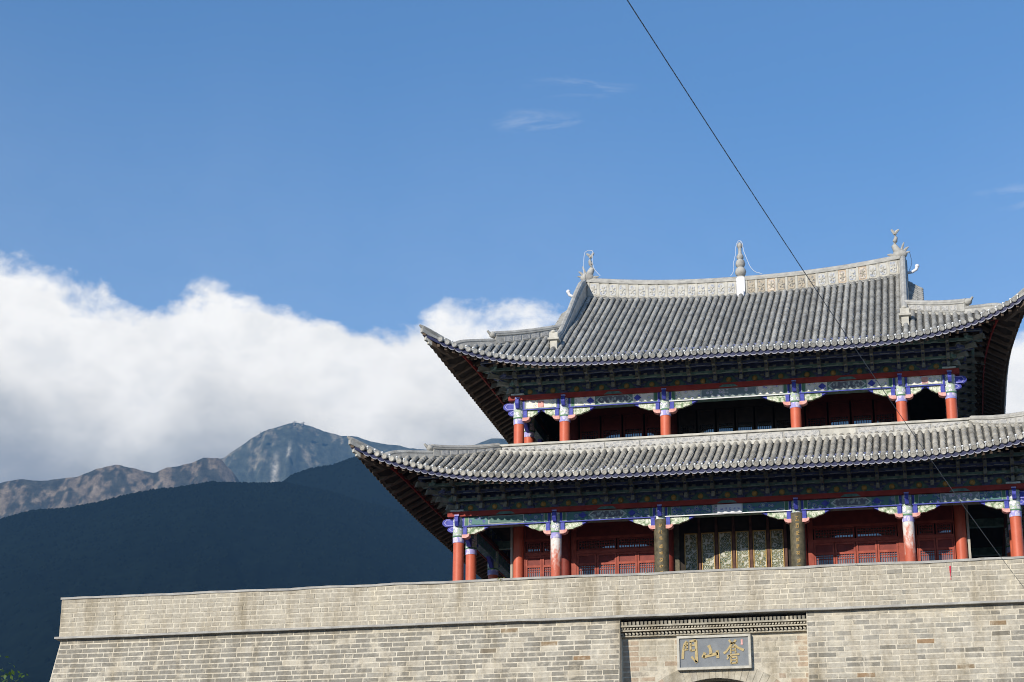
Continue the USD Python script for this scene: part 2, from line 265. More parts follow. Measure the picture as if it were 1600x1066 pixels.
M['bulb'] = look('white_bulb', (0.72, 0.74, 0.74), rough=0.3, var=0.02, spec=0.6)
M['red_mark'] = look('red_ribbon_cloth', (0.55, 0.03, 0.06), rough=0.8, var=0.15, scale=20)
M['ground'] = look('street_paving', (0.07, 0.068, 0.063), rough=0.9, scale=0.4, color2=(0.12, 0.115, 0.105))
M['terrace'] = look('dark_terrace_brick', (0.07, 0.068, 0.062), rough=0.9, scale=3, color2=(0.12, 0.115, 0.105))
M['glass'] = usdkit.material(stage, '/World/Looks/window_glass', {'p': ('principled_bsdf', {'base_color': (0.035, 0.04, 0.045), 'roughness': 0.03, 'ior': 2.5, 'specular_ior_level': 0.5})}, [], surface='p.BSDF')
M['dusty_glass'] = usdkit.material(stage, '/World/Looks/dusty_window_glass', {'g': ('geometry', {}), 'n': ('noise_texture', {'scale': 5.0, 'detail': 4.0}), 'r': ('rgb_ramp', {'ramp': [(0.3, (0.10, 0.11, 0.13)), (0.7, (0.20, 0.20, 0.22))]}),
    'p': ('principled_bsdf', {'roughness': 0.12, 'ior': 1.7, 'specular_ior_level': 0.5})}, [('g.position', 'n.vector'), ('n.fac', 'r.fac'), ('r.color', 'p.base_color')], surface='p.BSDF')


def peeling(name):
    """Red column whose paint has come off towards the top, white primer left."""
    nodes = {'g': ('geometry', {}), 'x': ('separate_xyz', {}), 'h': ('map_range', {'from_min': ZO - 1.55, 'from_max': ZO - 0.30, 'to_min': 0.02, 'to_max': 0.44, 'clamp': True}),
             'm': ('mapping', {'scale': (1.0, 1.0, 0.45)}), 'n': ('noise_texture', {'scale': 9.0, 'detail': 6.0, 'roughness': 0.65}), 'a': ('math', {'math_type': 'add'}),
             'r': ('rgb_ramp', {'ramp': [(0.62, (0.50, 0.11, 0.06)), (0.74, (0.60, 0.27, 0.21)), (0.86, (0.72, 0.64, 0.60)), (1.0, (0.76, 0.74, 0.72))]}), 'p': ('principled_bsdf', {'roughness': 0.65})}
    return usdkit.material(stage, '/World/Looks/' + name, nodes, [('g.position', 'x.vector'), ('x.z', 'h.value'), ('g.position', 'm.vector'), ('m.vector', 'n.vector'), ('n.fac', 'a.value1'), ('h.result', 'a.value2'), ('a.value', 'r.fac'), ('r.color', 'p.base_color')], surface='p.BSDF')
M['peeling'] = peeling('peeling_red_lacquer')


def masonry(name, ramp, smear, mortar=False):
    """Old grey brick (tone by piece) or its lime mortar, under shared weather: lime smears and brown rain stains that lie in world space."""
    nodes = {'g': ('geometry', {}), 'o': ('object_info', {}), 'ad': ('math', {'math_type': 'add'}), 'fr': ('math', {'math_type': 'fraction'}), 'tone': ('rgb_ramp', {'ramp': ramp}),
             'fine': ('noise_texture', {'scale': 9.0, 'detail': 8.0, 'roughness': 0.78}), 'fr2': ('rgb_ramp', {'ramp': [(0.28, (0.62, 0.62, 0.62)), (0.5, (1.0, 1.0, 1.0)), (0.72, (1.25, 1.25, 1.25))]}), 'mul': ('mix', {'mix_type': 'multiply', 'fac': 1.0}),
             'sm': ('noise_texture', {'scale': 2.3, 'detail': 9.0, 'roughness': 0.72}), 'smr': ('map_range', {'range_type': 'smoothstep', 'from_min': 0.50, 'from_max': 0.66, 'to_min': 0.0, 'to_max': smear, 'clamp': True}), 'mx': ('mix', {'mix_type': 'mix', 'color2': (0.55, 0.505, 0.41)}),
             'mp': ('mapping', {'scale': (1.9, 1.9, 0.30)}), 'st': ('noise_texture', {'scale': 0.9, 'detail': 7.0, 'roughness': 0.6}), 'str': ('rgb_ramp', {'ramp': [(0.30, (0.66, 0.62, 0.55)), (0.45, (0.93, 0.91, 0.88)), (0.55, (1, 1, 1)), (0.70, (1.10, 1.08, 1.03))]}), 'mul2': ('mix', {'mix_type': 'multiply', 'fac': 1.0}),
             'b': ('bump', {'strength': 0.5, 'distance': 0.012}), 'p': ('principled_bsdf', {'roughness': 0.92, 'specular_ior_level': 0.15})}
    links = [('g.random_per_island', 'ad.value1'), ('o.random', 'ad.value2'), ('ad.value', 'fr.value1'), ('fr.value', 'tone.fac'), ('g.position', 'fine.vector'), ('fine.fac', 'fr2.fac'), ('tone.color', 'mul.color1'), ('fr2.color', 'mul.color2'),
             ('g.position', 'sm.vector'), ('sm.fac', 'smr.value'), ('smr.result', 'mx.fac'), ('mul.color', 'mx.color1'), ('g.position', 'mp.vector'), ('mp.vector', 'st.vector'), ('st.fac', 'str.fac'), ('mx.color', 'mul2.color1'), ('str.color', 'mul2.color2'),
             ('mul2.color', 'p.base_color'), ('fine.fac', 'b.height'), ('b.normal', 'p.normal')]
    return usdkit.material(stage, '/World/Looks/' + name, nodes, links, surface='p.BSDF')
BR = [(0.0, (0.31, 0.295, 0.255)), (0.2, (0.38, 0.355, 0.295)), (0.42, (0.45, 0.415, 0.34)), (0.6, (0.41, 0.385, 0.325)), (0.8, (0.49, 0.45, 0.365)), (0.91, (0.27, 0.255, 0.22)), (0.965, (0.20, 0.19, 0.16)), (0.985, (0.27, 0.20, 0.125)), (1.0, (0.30, 0.20, 0.12))]
M['brick'] = masonry('grey_brick', BR, 0.75)
M['brick_top'] = masonry('parapet_brick', [(p, tuple(np.array(c) * (0.80 if k % 2 else 0.98))) for k, (p, c) in enumerate(BR)], 0.62)
M['brick_mortar'] = masonry('lime_joint', [(0.0, (0.53, 0.49, 0.40)), (1.0, (0.61, 0.565, 0.465))], 0.15)
M['brick_cream'] = masonry('recess_brick', [(0.0, (0.37, 0.345, 0.28)), (0.5, (0.44, 0.405, 0.325)), (0.80, (0.49, 0.45, 0.36)), (0.86, (0.34, 0.315, 0.27)), (0.95, (0.32, 0.29, 0.24)), (1.0, (0.40, 0.32, 0.24))], 0.9)


def tinted(name, rough=1.0):
    return usdkit.material(stage, '/World/Looks/' + name, {'a': ('attribute', {'attribute': 'tint'}), 'g': ('geometry', {}), 'n': ('noise_texture', {'scale': 0.035, 'detail': 8.0, 'roughness': 0.8}), 'r': ('rgb_ramp', {'ramp': [(0.32, (0.35, 0.35, 0.35)), (0.5, (1.0, 1.0, 1.0)), (0.68, (1.65, 1.65, 1.65))]}), 'm': ('mix', {'mix_type': 'multiply', 'fac': 1.0}), 'd': ('diffuse_bsdf', {'roughness': 0.5})},
        [('g.position', 'n.vector'), ('n.fac', 'r.fac'), ('a.color', 'm.color1'), ('r.color', 'm.color2'), ('m.color', 'd.color')], surface='d.BSDF')
M['terrain'] = tinted('mountain_ground')
M['forest'] = usdkit.material(stage, '/World/Looks/cloud_shaded_forest', {'o': ('object_info', {}), 'r': ('rgb_ramp', {'ramp': [(0.0, (0.002, 0.004, 0.003)), (1.0, (0.005, 0.008, 0.005))]}), 'd': ('diffuse_bsdf', {'roughness': 0.5})}, [('o.random', 'r.fac'), ('r.color', 'd.color')], surface='d.BSDF')  # near-black leaves: the cloud shadow on the hills is put into this colour
M['leaf'] = usdkit.material(stage, '/World/Looks/green_leaf', {'g': ('geometry', {}), 'r': ('rgb_ramp', {'ramp': [(0.0, (0.06, 0.12, 0.02)), (1.0, (0.17, 0.25, 0.06))]}), 'p': ('principled_bsdf', {'roughness': 0.5}), 't': ('translucent_bsdf', {'color': (0.14, 0.22, 0.04)}), 'm': ('mix_closure', {'fac': 0.35})},
    [('g.random_per_island', 'r.fac'), ('r.color', 'p.base_color'), ('p.BSDF', 'm.closure1'), ('t.BSDF', 'm.closure2')], surface='m.closure')
M['bark'] = look('brown_bark', (0.09, 0.07, 0.05), rough=0.9, scale=8, bump=0.5)
M['weed'] = look('dry_weed', (0.12, 0.15, 0.04), rough=0.8, scale=30, color2=(0.24, 0.22, 0.07))

# ------------------------------------------------------------------ ground, hills, mountains
def ray(px, py):
    return FW + RT * (px - 800) / FPX - UP * (py - 533) / FPX


def azel(px, py):
    d = ray(px, py); return math.atan2(d[0], d[1]), d[2] / math.hypot(d[0], d[1])

g = MB(); g.grid(np.array([[(x, y, -ZO) for y in np.linspace(-9400, 9400, 9)] for x in np.linspace(-9400, 9400, 9)]), flip=True)
single('ground', g, M['ground'], 'street paving running out from the foot of the city wall', 'ground', kind='structure')


def mountain(name, label, crest, dist, foot, back, tint, rough_m, seed, az0=-0.85, az1=0.45, n=420, m=120, power=1.25, spur=0.10):
    """Crest outline as (azimuth, tangent of height) at its own distance, then real slopes falling to the plain in front and away behind."""
    ca = np.array(sorted(azel(*c) for c in crest)); az = np.concatenate([np.linspace(az0, -0.56, n // 8), np.linspace(-0.555, 0.08, n), np.linspace(0.085, az1, n // 8)]); n = len(az)
    tt = np.interp(az, ca[:, 0], ca[:, 1])
    far = np.clip((ca[0, 0] - az) / 0.15, 0, 1) + np.clip((az - ca[-1, 0]) / 0.15, 0, 1)
    tt = tt * (1 - 0.25 * far * meshkit.fbm(np.stack([az * 9, az * 0, az * 0 + seed], 1), 3, seed))
    D = dist * (1 + 0.10 * (meshkit.fbm(np.stack([az * 5, az * 0 + 2, az * 0], 1), 3, seed + 1) - 0.5))
    crest_z = tt * D
    s = np.concatenate([1 - (1 - np.linspace(0, 1, m)) ** 1.8, 1 + np.linspace(0.01, 1, 24) ** 1.5])
    P = np.zeros((n, len(s), 3)); tq = np.zeros((n, len(s), 3))
    for j, t in enumerate(s):
        if t <= 1:
            d = foot + (D - foot) * t; z = crest_z * t ** power - 4.0 * (1 - t)
        else:
            d = D + back * (t - 1); z = crest_z * (1 - 0.75 * (t - 1) ** 1.3)
        x, y = EYE[0] + d * np.sin(az), EYE[1] + d * np.cos(az)
        q = np.stack([x, y, x * 0], 1)
        warp = np.stack([az * dist / 330 + 0.9 * t, x * 0 + t * 1.6, x * 0 + 3], 1)
        rid = 1 - np.abs(2 * meshkit.fbm(warp, 5, seed + 2) - 1)
        rid2 = 1 - np.abs(2 * meshkit.fbm(np.stack([az * dist / 95 - 2.2 * t, x * 0 + t * 7.0, x * 0], 1), 5, seed + 6) - 1)
        fine = meshkit.fbm(q / 60.0, 5, seed + 3) - 0.5
        w = min(1.0, 5 * abs(1 - t)) * min(1.0, 6 * t) if t <= 1 else 0.6
        rid3 = 1 - np.abs(2 * meshkit.fbm(np.stack([az * dist / 38 + 4 * t, x * 0 + t * 26.0, x * 0 + 9], 1), 4, seed + 8) - 1)
        z = z - spur * crest_z * (w * ((1 - rid) * 1.5 + (1 - rid2) * 0.5) + min(w, .5) * (1 - rid3) * 0.16) + rough_m * fine * (0.5 + 0.5 * w)
        P[:, j] = np.stack([x, y, z + EYE[2]], 1)
        P[:, j, 2] = np.maximum(P[:, j, 2], -ZO - 1)
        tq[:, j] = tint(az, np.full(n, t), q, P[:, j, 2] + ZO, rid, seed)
    mb = MB(); mb.grid(P)
    t = single(name, mb, M['terrain'], label, 'mountain' if 'hill' not in name else 'hill', kind='structure', smooth=True)
    pv = UsdGeom.PrimvarsAPI(t.prim).CreatePrimvar('tint', Sdf.ValueTypeNames.Color3fArray, 'vertex')
    pv.Set(Vt.Vec3fArray.FromNumpy(tq.reshape(-1, 3).astype(np.float32)))
    return P, s


def tint_shaded_forest(az, t, q, z, rid, seed):
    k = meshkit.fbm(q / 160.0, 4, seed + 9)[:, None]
    return np.array([0.002, 0.0035, 0.003]) + k * np.array([0.002, 0.0035, 0.002])  # slope tint darkened to stand in for the shadow of the clouds


def tint_brown(az, t, q, z, rid, seed):
    k = meshkit.fbm(q / 42.0, 6, seed + 9)[:, None]; k2 = meshkit.fbm(q / 12.0, 4, seed + 10)[:, None]; w = np.clip((0.65 * k + 0.35 * k2 - 0.44) * 11, 0, 1)
    return np.array([0.048, 0.048, 0.040]) * (1 - w) + np.array([0.165, 0.132, 0.098]) * w * (0.7 + 0.6 * k2)


def tint_peak(az, t, q, z, rid, seed):
    k = meshkit.fbm(q / 80.0, 6, seed + 9)[:, None]; k2 = meshkit.fbm(q / 16.0, 4, seed + 10)[:, None]; w = np.clip((0.55 * k + 0.45 * k2 - 0.55) * 9, 0, 1)
    c = np.array([0.048, 0.055, 0.044]) * (1 - w) + np.array([0.15, 0.135, 0.10]) * w * (0.7 + 0.6 * k2)
    for a0, t0, t1, wd in ((432, 0.88, 0.965, 0.0016), (470, 0.74, 0.88, 0.0014), (452, 0.93, 0.975, 0.0009)):
        aa = azel(a0, 700)[0]; wob = 0.0012 * (meshkit.fbm(np.stack([t * 30, t * 0 + a0, t * 0], 1), 3, 5) - 0.5)
        s = np.exp(-((az - aa - wob) / wd) ** 2) * np.clip((t - t0) * 40, 0, 1) * np.clip((t1 - t) * 40, 0, 1) * np.clip(2.4 * meshkit.fbm(q / 14.0, 3, 4) - 0.35, 0, 1)
        c = c * (1 - s[:, None]) + np.array([0.40, 0.37, 0.31]) * s[:, None]
    return c

HILL_A = [(-500, 905), (-200, 860), (0, 813), (50, 801), (100, 797), (150, 788), (230, 770), (300, 761), (330, 756), (390, 758), (445, 757), (520, 772), (620, 800), (760, 850), (1000, 900), (1300, 890), (1700, 860)]
HILL_B = [(200, 900), (330, 820), (400, 785), (440, 757), (455, 744), (480, 735), (520, 728), (545, 719), (560, 715), (575, 719), (600, 731), (640, 752), (700, 800), (800, 860), (1100, 880), (1600, 900)]
RIDGE = [(-500, 800), (-200, 790), (0, 756), (30, 748), (75, 751), (120, 744), (150, 732), (180, 727), (204, 732), (225, 736), (240, 739), (261, 730), (300, 724), (318, 717), (345, 717), (362, 736), (378, 760), (410, 800), (500, 880), (800, 950), (1600, 980)]
PEAK = [(-400, 860), (100, 800), (250, 750), (351, 713), (375, 698), (393, 686), (420, 671), (450, 663), (465, 660), (487, 666), (506, 674), (530, 680), (547, 682), (566, 686), (601, 693), (637, 700), (690, 704), (735, 697), (752, 690), (768, 684), (785, 685), (805, 693), (900, 740), (1200, 800), (1700, 780)]
mountain('mountain', 'tall blue-grey peak with pale rock scars under the cloud bank', PEAK, 8000, 5600, 1100, tint_peak, 34, 31, spur=0.15, n=760, m=230)
mountain('mountain', 'sunlit brown mountain ridge left of the tall peak', RIDGE, 6000, 4500, 1500, tint_brown, 30, 21, spur=0.13, n=760, m=200)
PB, sB = mountain('hill', 'wooded hill hump coloured dark for cloud shadow behind the roof corner, right of the long hill', HILL_B, 3950, 2600, 1300, tint_shaded_forest, 8, 41, spur=0.06)
PA, sA = mountain('hill', 'long wooded hill coloured dark for cloud shadow, rising behind the left half of the wall', HILL_A, 3500, 900, 700, tint_shaded_forest, 8, 11, spur=0.05)

# trees on the two near hills: nobody could count them
fm = trimesh.creation.icosphere(subdivisions=1, radius=1.0)
fv = np.asarray(fm.vertices).copy(); fv *= (1 + 0.35 * (rng.random((len(fv), 1)) - 0.5)); fv[:, 2] *= 1.25
pts, sc = [], []
for P, s, cnt in ((PA, sA, 15000), (PB, sB, 8000)):
    n, mm = P.shape[:2]
    crest = np.argmin(np.abs(s - 1.0))
    i = rng.integers(30, n - 40, cnt); j = np.clip((rng.random(cnt) ** 0.55 * crest).astype(int), 2, crest)
    k = rng.random(cnt) < 0.3; j[k] = crest - rng.integers(0, 2, k.sum())
    a, b = rng.random((cnt, 1)), rng.random((cnt, 1))
    j2 = np.minimum(j + 1, crest)
    q = P[i, j] * (1 - a) + P[i + 1, j] * a; q2 = P[i, j2] * (1 - a) + P[i + 1, j2] * a
    q = q * (1 - b) + q2 * b
    pts.append(q + [0, 0, ZO]); sc.append(1.7 + 1.9 * rng.random(cnt) ** 1.5)
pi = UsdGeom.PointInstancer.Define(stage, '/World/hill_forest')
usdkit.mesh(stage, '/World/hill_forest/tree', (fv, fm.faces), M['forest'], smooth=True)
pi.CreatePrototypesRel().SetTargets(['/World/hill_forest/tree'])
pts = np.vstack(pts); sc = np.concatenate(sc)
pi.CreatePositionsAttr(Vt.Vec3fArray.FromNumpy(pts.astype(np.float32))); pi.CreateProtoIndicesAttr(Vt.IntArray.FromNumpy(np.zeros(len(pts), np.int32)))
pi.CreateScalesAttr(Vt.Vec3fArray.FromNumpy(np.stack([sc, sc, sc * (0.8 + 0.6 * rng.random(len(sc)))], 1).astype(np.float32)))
tag(pi.GetPrim(), 'forest coloured dark for cloud shadow, covering the two near hills', 'forest', kind='stuff')

# summit masts on the peak
def on_ray(px, py, d):
    r = ray(px, py); return EYE + r / math.hypot(r[0], r[1]) * d
for (px, py, hgt, lab) in ((460, 660, 9, 'small mast building left of the two on the very top of the peak'), (473, 661, 8, 'small mast building right of the two on the very top of the peak'), (406, 679, 13, 'lone thin mast on the left shoulder of the peak')):
    b = on_ray(px, py + 3, 7900)
    t = thing('summit_mast', lab, 'mast', b, 'masts and huts along the top of the peak')
    w = MB(); w.box(b[0] - 5, b[0] + 5, b[1] - 4, b[1] + 4, b[2] - 6, b[2] + hgt * 0.55); part('hut', w, M['dark'], t)
    w = MB(); w.lathe([(1.4, b[2] - 5), (0.9, b[2] + hgt * 1.5)], (b[0] + 3, b[1] - 4.5, 0), 6); part('mast', w, M['dark'], t)
    if hgt < 12:
        w = MB(); w.box(b[0] - 9, b[0] + 9, b[1] - 1, b[1] + 1, b[2] + hgt * 0.9, b[2] + hgt * 1.15); part('antenna', w, M['dark'], t)

# air
haze = usdkit.material(stage, '/World/Looks/thin_haze', {'v': ('principled_volume', {'color': (0.25, 0.56, 1.0), 'density': HAZE_DENSITY})}, [], volume='v.volume')
hz = MB(); hz.box(-9500, 9500, -9500, 9500, -ZO - 1.5, 2900)
single('haze', hz, haze, 'thin blue haze in the air before the mountains', 'haze', kind='stuff')

# ------------------------------------------------------------------ the city wall
WX, YP, ZTOP, ZSTR = 19.06, -4.0, -2.43, -3.60       # half length, parapet face, parapet top, string course
BAT = 0.14
RX0, RX1, RY = -2.62, 2.42, -3.63                      # gate recess
ARC = (-0.08, -7.62, 2.36)                             # arch centre x, springing z, radius
def wall_y(z): return YP + 0.05 - BAT * (ZSTR - z)
def wall_x(z): return WX - 0.05 + BAT * (ZSTR - z)

wall = thing('city_wall', 'long grey brick city wall with parapet, string course and arched gate under the tower', 'wall', (0, 2, -ZO))
# body: two wings beside the recess, the recessed gate front and the lintel mass above it
zb = -ZO - 0.5
def wing(x_in, side):
    mb = MB()
    def ring(z):
        yf = wall_y(z); xo = side * wall_x(z)
        return [(x_in, yf, z), (xo, yf, z), (xo, 17.0, z), (x_in, 17.0, z)]
    R = [ring(ZSTR), ring(zb)]
    if side > 0: R = R[::-1]
    return mb.rings(np.array(R))
part('wall_mass', wing(RX0, -1), M['brick_mortar'], wall)
part('wall_mass', wing(RX1, 1), M['brick_mortar'], wall)
# gate front: plate with the arch cut out, and the tunnel behind it
from shapely.geometry import Polygon, box as sbox
th = np.linspace(0, math.pi, 41)
arch_poly = [(ARC[0] + ARC[2] * math.cos(a), ARC[1] + ARC[2] * math.sin(a)) for a in th] + [(ARC[0] - ARC[2], zb), (ARC[0] + ARC[2], zb)]
plate = sbox(RX0, zb, RX1, -3.66).difference(Polygon(arch_poly))
mb = MB()
for pg in (plate.geoms if hasattr(plate, 'geoms') else [plate]): mb.prism(list(pg.exterior.coords)[:-1], RY, RY + 0.5)
part('gate_front', mb, M['brick_mortar'], wall)
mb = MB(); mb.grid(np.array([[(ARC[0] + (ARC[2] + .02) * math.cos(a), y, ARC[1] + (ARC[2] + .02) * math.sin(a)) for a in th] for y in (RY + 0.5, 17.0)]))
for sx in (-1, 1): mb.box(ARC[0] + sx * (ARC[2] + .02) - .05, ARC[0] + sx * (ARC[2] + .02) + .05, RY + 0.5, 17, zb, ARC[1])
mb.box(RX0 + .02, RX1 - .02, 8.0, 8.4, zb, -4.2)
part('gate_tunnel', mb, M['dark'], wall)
mb = MB(); mb.box(RX0 + .01, RX1 - .01, RY + .5, 17, -5.1, -3.62); part('wall_mass', mb, M['brick_mortar'], wall)
mb = MB(); mb.box(-WX + 0.25, WX - 0.25, YP + 0.7, 16.9, -3.58, -3.42); part('terrace', mb, M['terrace'], wall)
mb = MB(); mb.box(-WX, WX, YP, YP + 0.55, ZSTR + 0.06, ZTOP); mb.box(-WX, -WX + .55, YP + .56, 17, ZSTR + .06, ZTOP); mb.box(WX - .55, WX, YP + .56, 17, ZSTR + .06, ZTOP)
part('parapet', mb, M['brick_mortar'], wall)
# wavy cement coping and the thin string course
def wavy(x0, x1, yf, yb, z0, z1, amp, seed, n=160):
    x = np.linspace(x0, x1, n); w = amp * (meshkit.fbm(np.stack([x * 0.9, x * 0, x * 0 + seed], 1), 4, seed) - 0.5) * 2
    w2 = amp * (meshkit.fbm(np.stack([x * 2.3, x * 0 + 5, x * 0 + seed], 1), 4, seed) - 0.5) * 2
    R = np.stack([np.stack([x, yf + w2, z0 + w], 1), np.stack([x, yf + w2 * 0.5, z1 + w * 0.8], 1), np.stack([x, x * 0 + yb, z1 + w * 0.5], 1), np.stack([x, x * 0 + yb, z0 + w * 0], 1)], 1)
    return MB().rings(R[::-1])
part('coping', wavy(-WX - .03, WX + .03, YP - 0.035, YP + .6, ZTOP - 0.012, ZTOP + 0.050, 0.026, 3), M['cement'], wall)
part('string_course', wavy(-WX - .10, WX + .10, YP - 0.11, YP + .5, ZSTR - 0.005, ZSTR + 0.055, 0.014, 9), M['cement'], wall)
mb = MB(); mb.box(-WX - .13, -WX - .0, YP + .5, 17, ZSTR, ZSTR + .055); part('string_course', mb, M['cement'], wall)

# bricks: courses of real blocks standing a little proud of their joints
bricks = []          # (corner points front 4 + back 4, material key, size in the picture)
def project(P):
    d = np.asarray(P, float) - EYE; z = d @ FW
    return np.array([800 + FPX * (d @ RT) / z, 533 - FPX * (d @ UP) / z])


def course(x0, x1, z0, z1, face, key, rnd, mean, short, off, keep=None, proud=0.007):
    x = x0 + off
    first = True
    while x < x1 - 0.05:
        L = mean * (0.93 + 0.14 * rnd.random())
        if rnd.random() < short: L *= 0.42 + 0.25 * rnd.random()
        a, b = (x0 if first else x), min(x + L, x1)
        first = False
        x = b
        if b - a < 0.06: continue
        j = 0.017 + 0.010 * rnd.random()
        aa, bb, za, zb_ = a + j * .5, b - j * .5, z0 + j * .5 + 0.003 * rnd.random(), z1 - j * .5 - 0.003 * rnd.random()
        if keep and not keep(aa, bb, za, zb_): continue
        p = proud * (0.3 + 1.2 * rnd.random()); i = 0.004
        fr = [(aa + i, za + i), (bb - i, za + i), (bb - i, zb_ - i), (aa + i, zb_ - i)]
        bk = [(aa, za), (bb, za), (bb, zb_), (aa, zb_)]
        jit = lambda q: [(u + rnd.uniform(-.006, .006), v + rnd.uniform(-.005, .005) + .022 * (meshkit.noise((u * .35, z0 * 3.1, 2.0), 3) - .5) + .012 * (meshkit.noise((u * 1.6, z0 * 3.1, 7.0), 4) - .5)) for u, v in q]
        jr = jit(bk); fr = [(a_ + (b_[0] - c_[0]), d_ + (b_[1] - c_[1])) for (a_, d_), b_, c_ in zip(fr, jr, bk)]
        P = [(u, face(v) - p * rnd.uniform(.55, 1.2), v) for u, v in fr] + [(u, face(v) + 0.01, v) for u, v in jr]
        bricks.append((np.array(P), key))

BF = np.array([[0, 1, 2], [0, 2, 3], [4, 5, 1], [4, 1, 0], [5, 6, 2], [5, 2, 1], [6, 7, 3], [6, 3, 2], [7, 4, 0], [7, 0, 3]])
rnd = random.Random(5)
z = ZSTR + 0.065
while z < ZTOP - 0.05:                                 # parapet: patched, many short pieces
    h = min(0.135 * (0.95 + 0.1 * rnd.random()), ZTOP - 0.014 - z)
    course(-WX + .005, WX, z, z + h, lambda v: YP, 'brick_top', rnd, 0.42, 0.56, rnd.random() * 0.4, proud=0.010); z += h
z = ZSTR - 0.008; k = 0
while z > -7.4:                                        # lower wall: running bond on the battered face
    h = 0.142
    for xa, xb in ((-wall_x(z), RX0), (RX1, wall_x(z))):
        course(xa + .006, xb, z - h, z, wall_y, 'brick', rnd, 0.475, 0.05, (0.0 if k % 2 else -0.24), proud=0.007)
    if z < -4.10:
        def keep(a, b, c, d):
            return min(math.hypot(u - ARC[0], v - ARC[1]) for u in (a, b) for v in (c, d)) > ARC[2] + 0.47 and not (d > -5.07 and a > -1.13 and b < 0.93 and c > -5.0)
        course(RX0 + .01, RX1 - .01, z - h, z, lambda v: RY, 'brick_cream', rnd, 0.475, 0.08, (0.0 if k % 2 else -0.24), keep, proud=0.005)
    z -= h; k += 1
# the two end faces, joined: out of sight from the street
end = MB()
def end_course(z0, z1, xf, y0, y1, off):
    y = y0 + off
    while y < y1:
        a, b = max(y, y0) + .01, min(y + .475, y1) - .01; y += .475
        if b - a < .08: continue
        for sx in (-1, 1):
            x0_, x1_ = xf(z0), xf(z1); P = np.array([(sx * (x0_ + .006), a, z0 + .01), (sx * (x0_ + .006), b, z0 + .01), (sx * (x1_ + .006), b, z1 - .01), (sx * (x1_ + .006), a, z1 - .01)] + [(sx * (x0_ - .01), a, z0), (sx * (x0_ - .01), b, z0), (sx * (x1_ - .01), b, z1), (sx * (x1_ - .01), a, z1)])
            end.add(P, BF if sx > 0 else BF[:, ::-1])
for k in range(8): end_course(ZSTR + .065 + k * .1365, ZSTR + .065 + (k + 1) * .1365, lambda v: WX, YP + .02, 16.9, 0 if k % 2 else -.24)
for k in range(34): end_course(ZSTR - .008 - (k + 1) * .142, ZSTR - .008 - k * .142, wall_x, wall_y(ZSTR - .008 - (k + 1) * .142) + .03, 16.9, 0 if k % 2 else -.24)
part('end_brickwork', end, M['brick'], wall, kind='stuff')
# arch ring of upright bricks
ring = []
nA = 46
for i in range(nA):
    a0, a1 = math.pi * i / nA + 0.0022, math.pi * (i + 1) / nA - 0.0022
    r0, r1 = ARC[2] + 0.005, ARC[2] + 0.44
    q = [(ARC[0] + r * math.cos(a), ARC[1] + r * math.sin(a)) for r, a in ((r0, a1), (r0, a0), (r1, a0), (r1, a1))]
    ring.append(np.array([(u, RY - 0.008 - 0.01 * rnd.random(), v) for u, v in q] + [(u, RY + .02, v) for u, v in q]))
for P in ring: bricks.append((P, 'brick_cream'))

def size_of(P):
    q = np.array([project(v) for v in P[:4]])
    if q[:, 0].max() < 0 or q[:, 0].min() > 1600 or q[:, 1].min() > 1066: return -1.0
    w, h = np.ptp(np.clip(q[:, 0], 0, 1600)), np.ptp(np.clip(q[:, 1], 0, 1066))
    return w * h
order = sorted(range(len(bricks)), key=lambda i: -size_of(bricks[i][0]))
single_out = set(order[:290])
rest = {}
for i, (P, key) in enumerate(bricks):
    mb = MB(); mb.add(P, BF)
    if i in single_out: part('brick', mb, M[key], wall)
    else: rest.setdefault(key, MB()).add(P, BF)
for key, mb in rest.items(): part('brickwork', mb, M[key], wall, kind='stuff')
# side face bricks of the left end are left to the joint material; corbelled cornice over the gate
zc = -3.665
def dent(y0, y1, z0, z1, n, gap, slant=0.0, key='mortar_cap', name='cornice_dentil'):
    mb = MB(); w = (RX1 - RX0 - .02) / n
    for i in range(n):
        a = RX0 + .01 + i * w
        mb.obox(((a + a + w * (1 - gap)) / 2, (y0 + y1) / 2, (z0 + z1) / 2), (w * (1 - gap) / 2, 0, slant), (0, (y1 - y0) / 2, 0), (0, 0, (z1 - z0) / 2))
    part(name, mb, M[key], wall, kind='stuff')
def slab(y0, z0, z1, key='brick_cream'):
    mb = MB(); mb.box(RX0 + .005, RX1 - .005, y0, RY + .02, z0, z1); part('cornice_course', mb, M[key], wall)
slab(RY - .10, -3.80, -3.67, 'brick_mortar')
dent(RY - .27, RY - .10, -3.80, -3.70, 46, 0.36, key='brick')
slab(RY - .30, -3.845, -3.80)
slab(RY - .14, -3.92, -3.845, 'brick_mortar')
dent(RY - .25, RY - .14, -3.905, -3.86, 60, 0.40, 0.010, key='brick')
slab(RY - .23, -3.955, -3.92)
slab(RY - .06, -4.045, -3.955, 'dark')
dent(RY - .17, RY - .06, -4.035, -3.985, 50, 0.36, -0.012, key='brick')
slab(RY - .12, -4.085, -4.045)

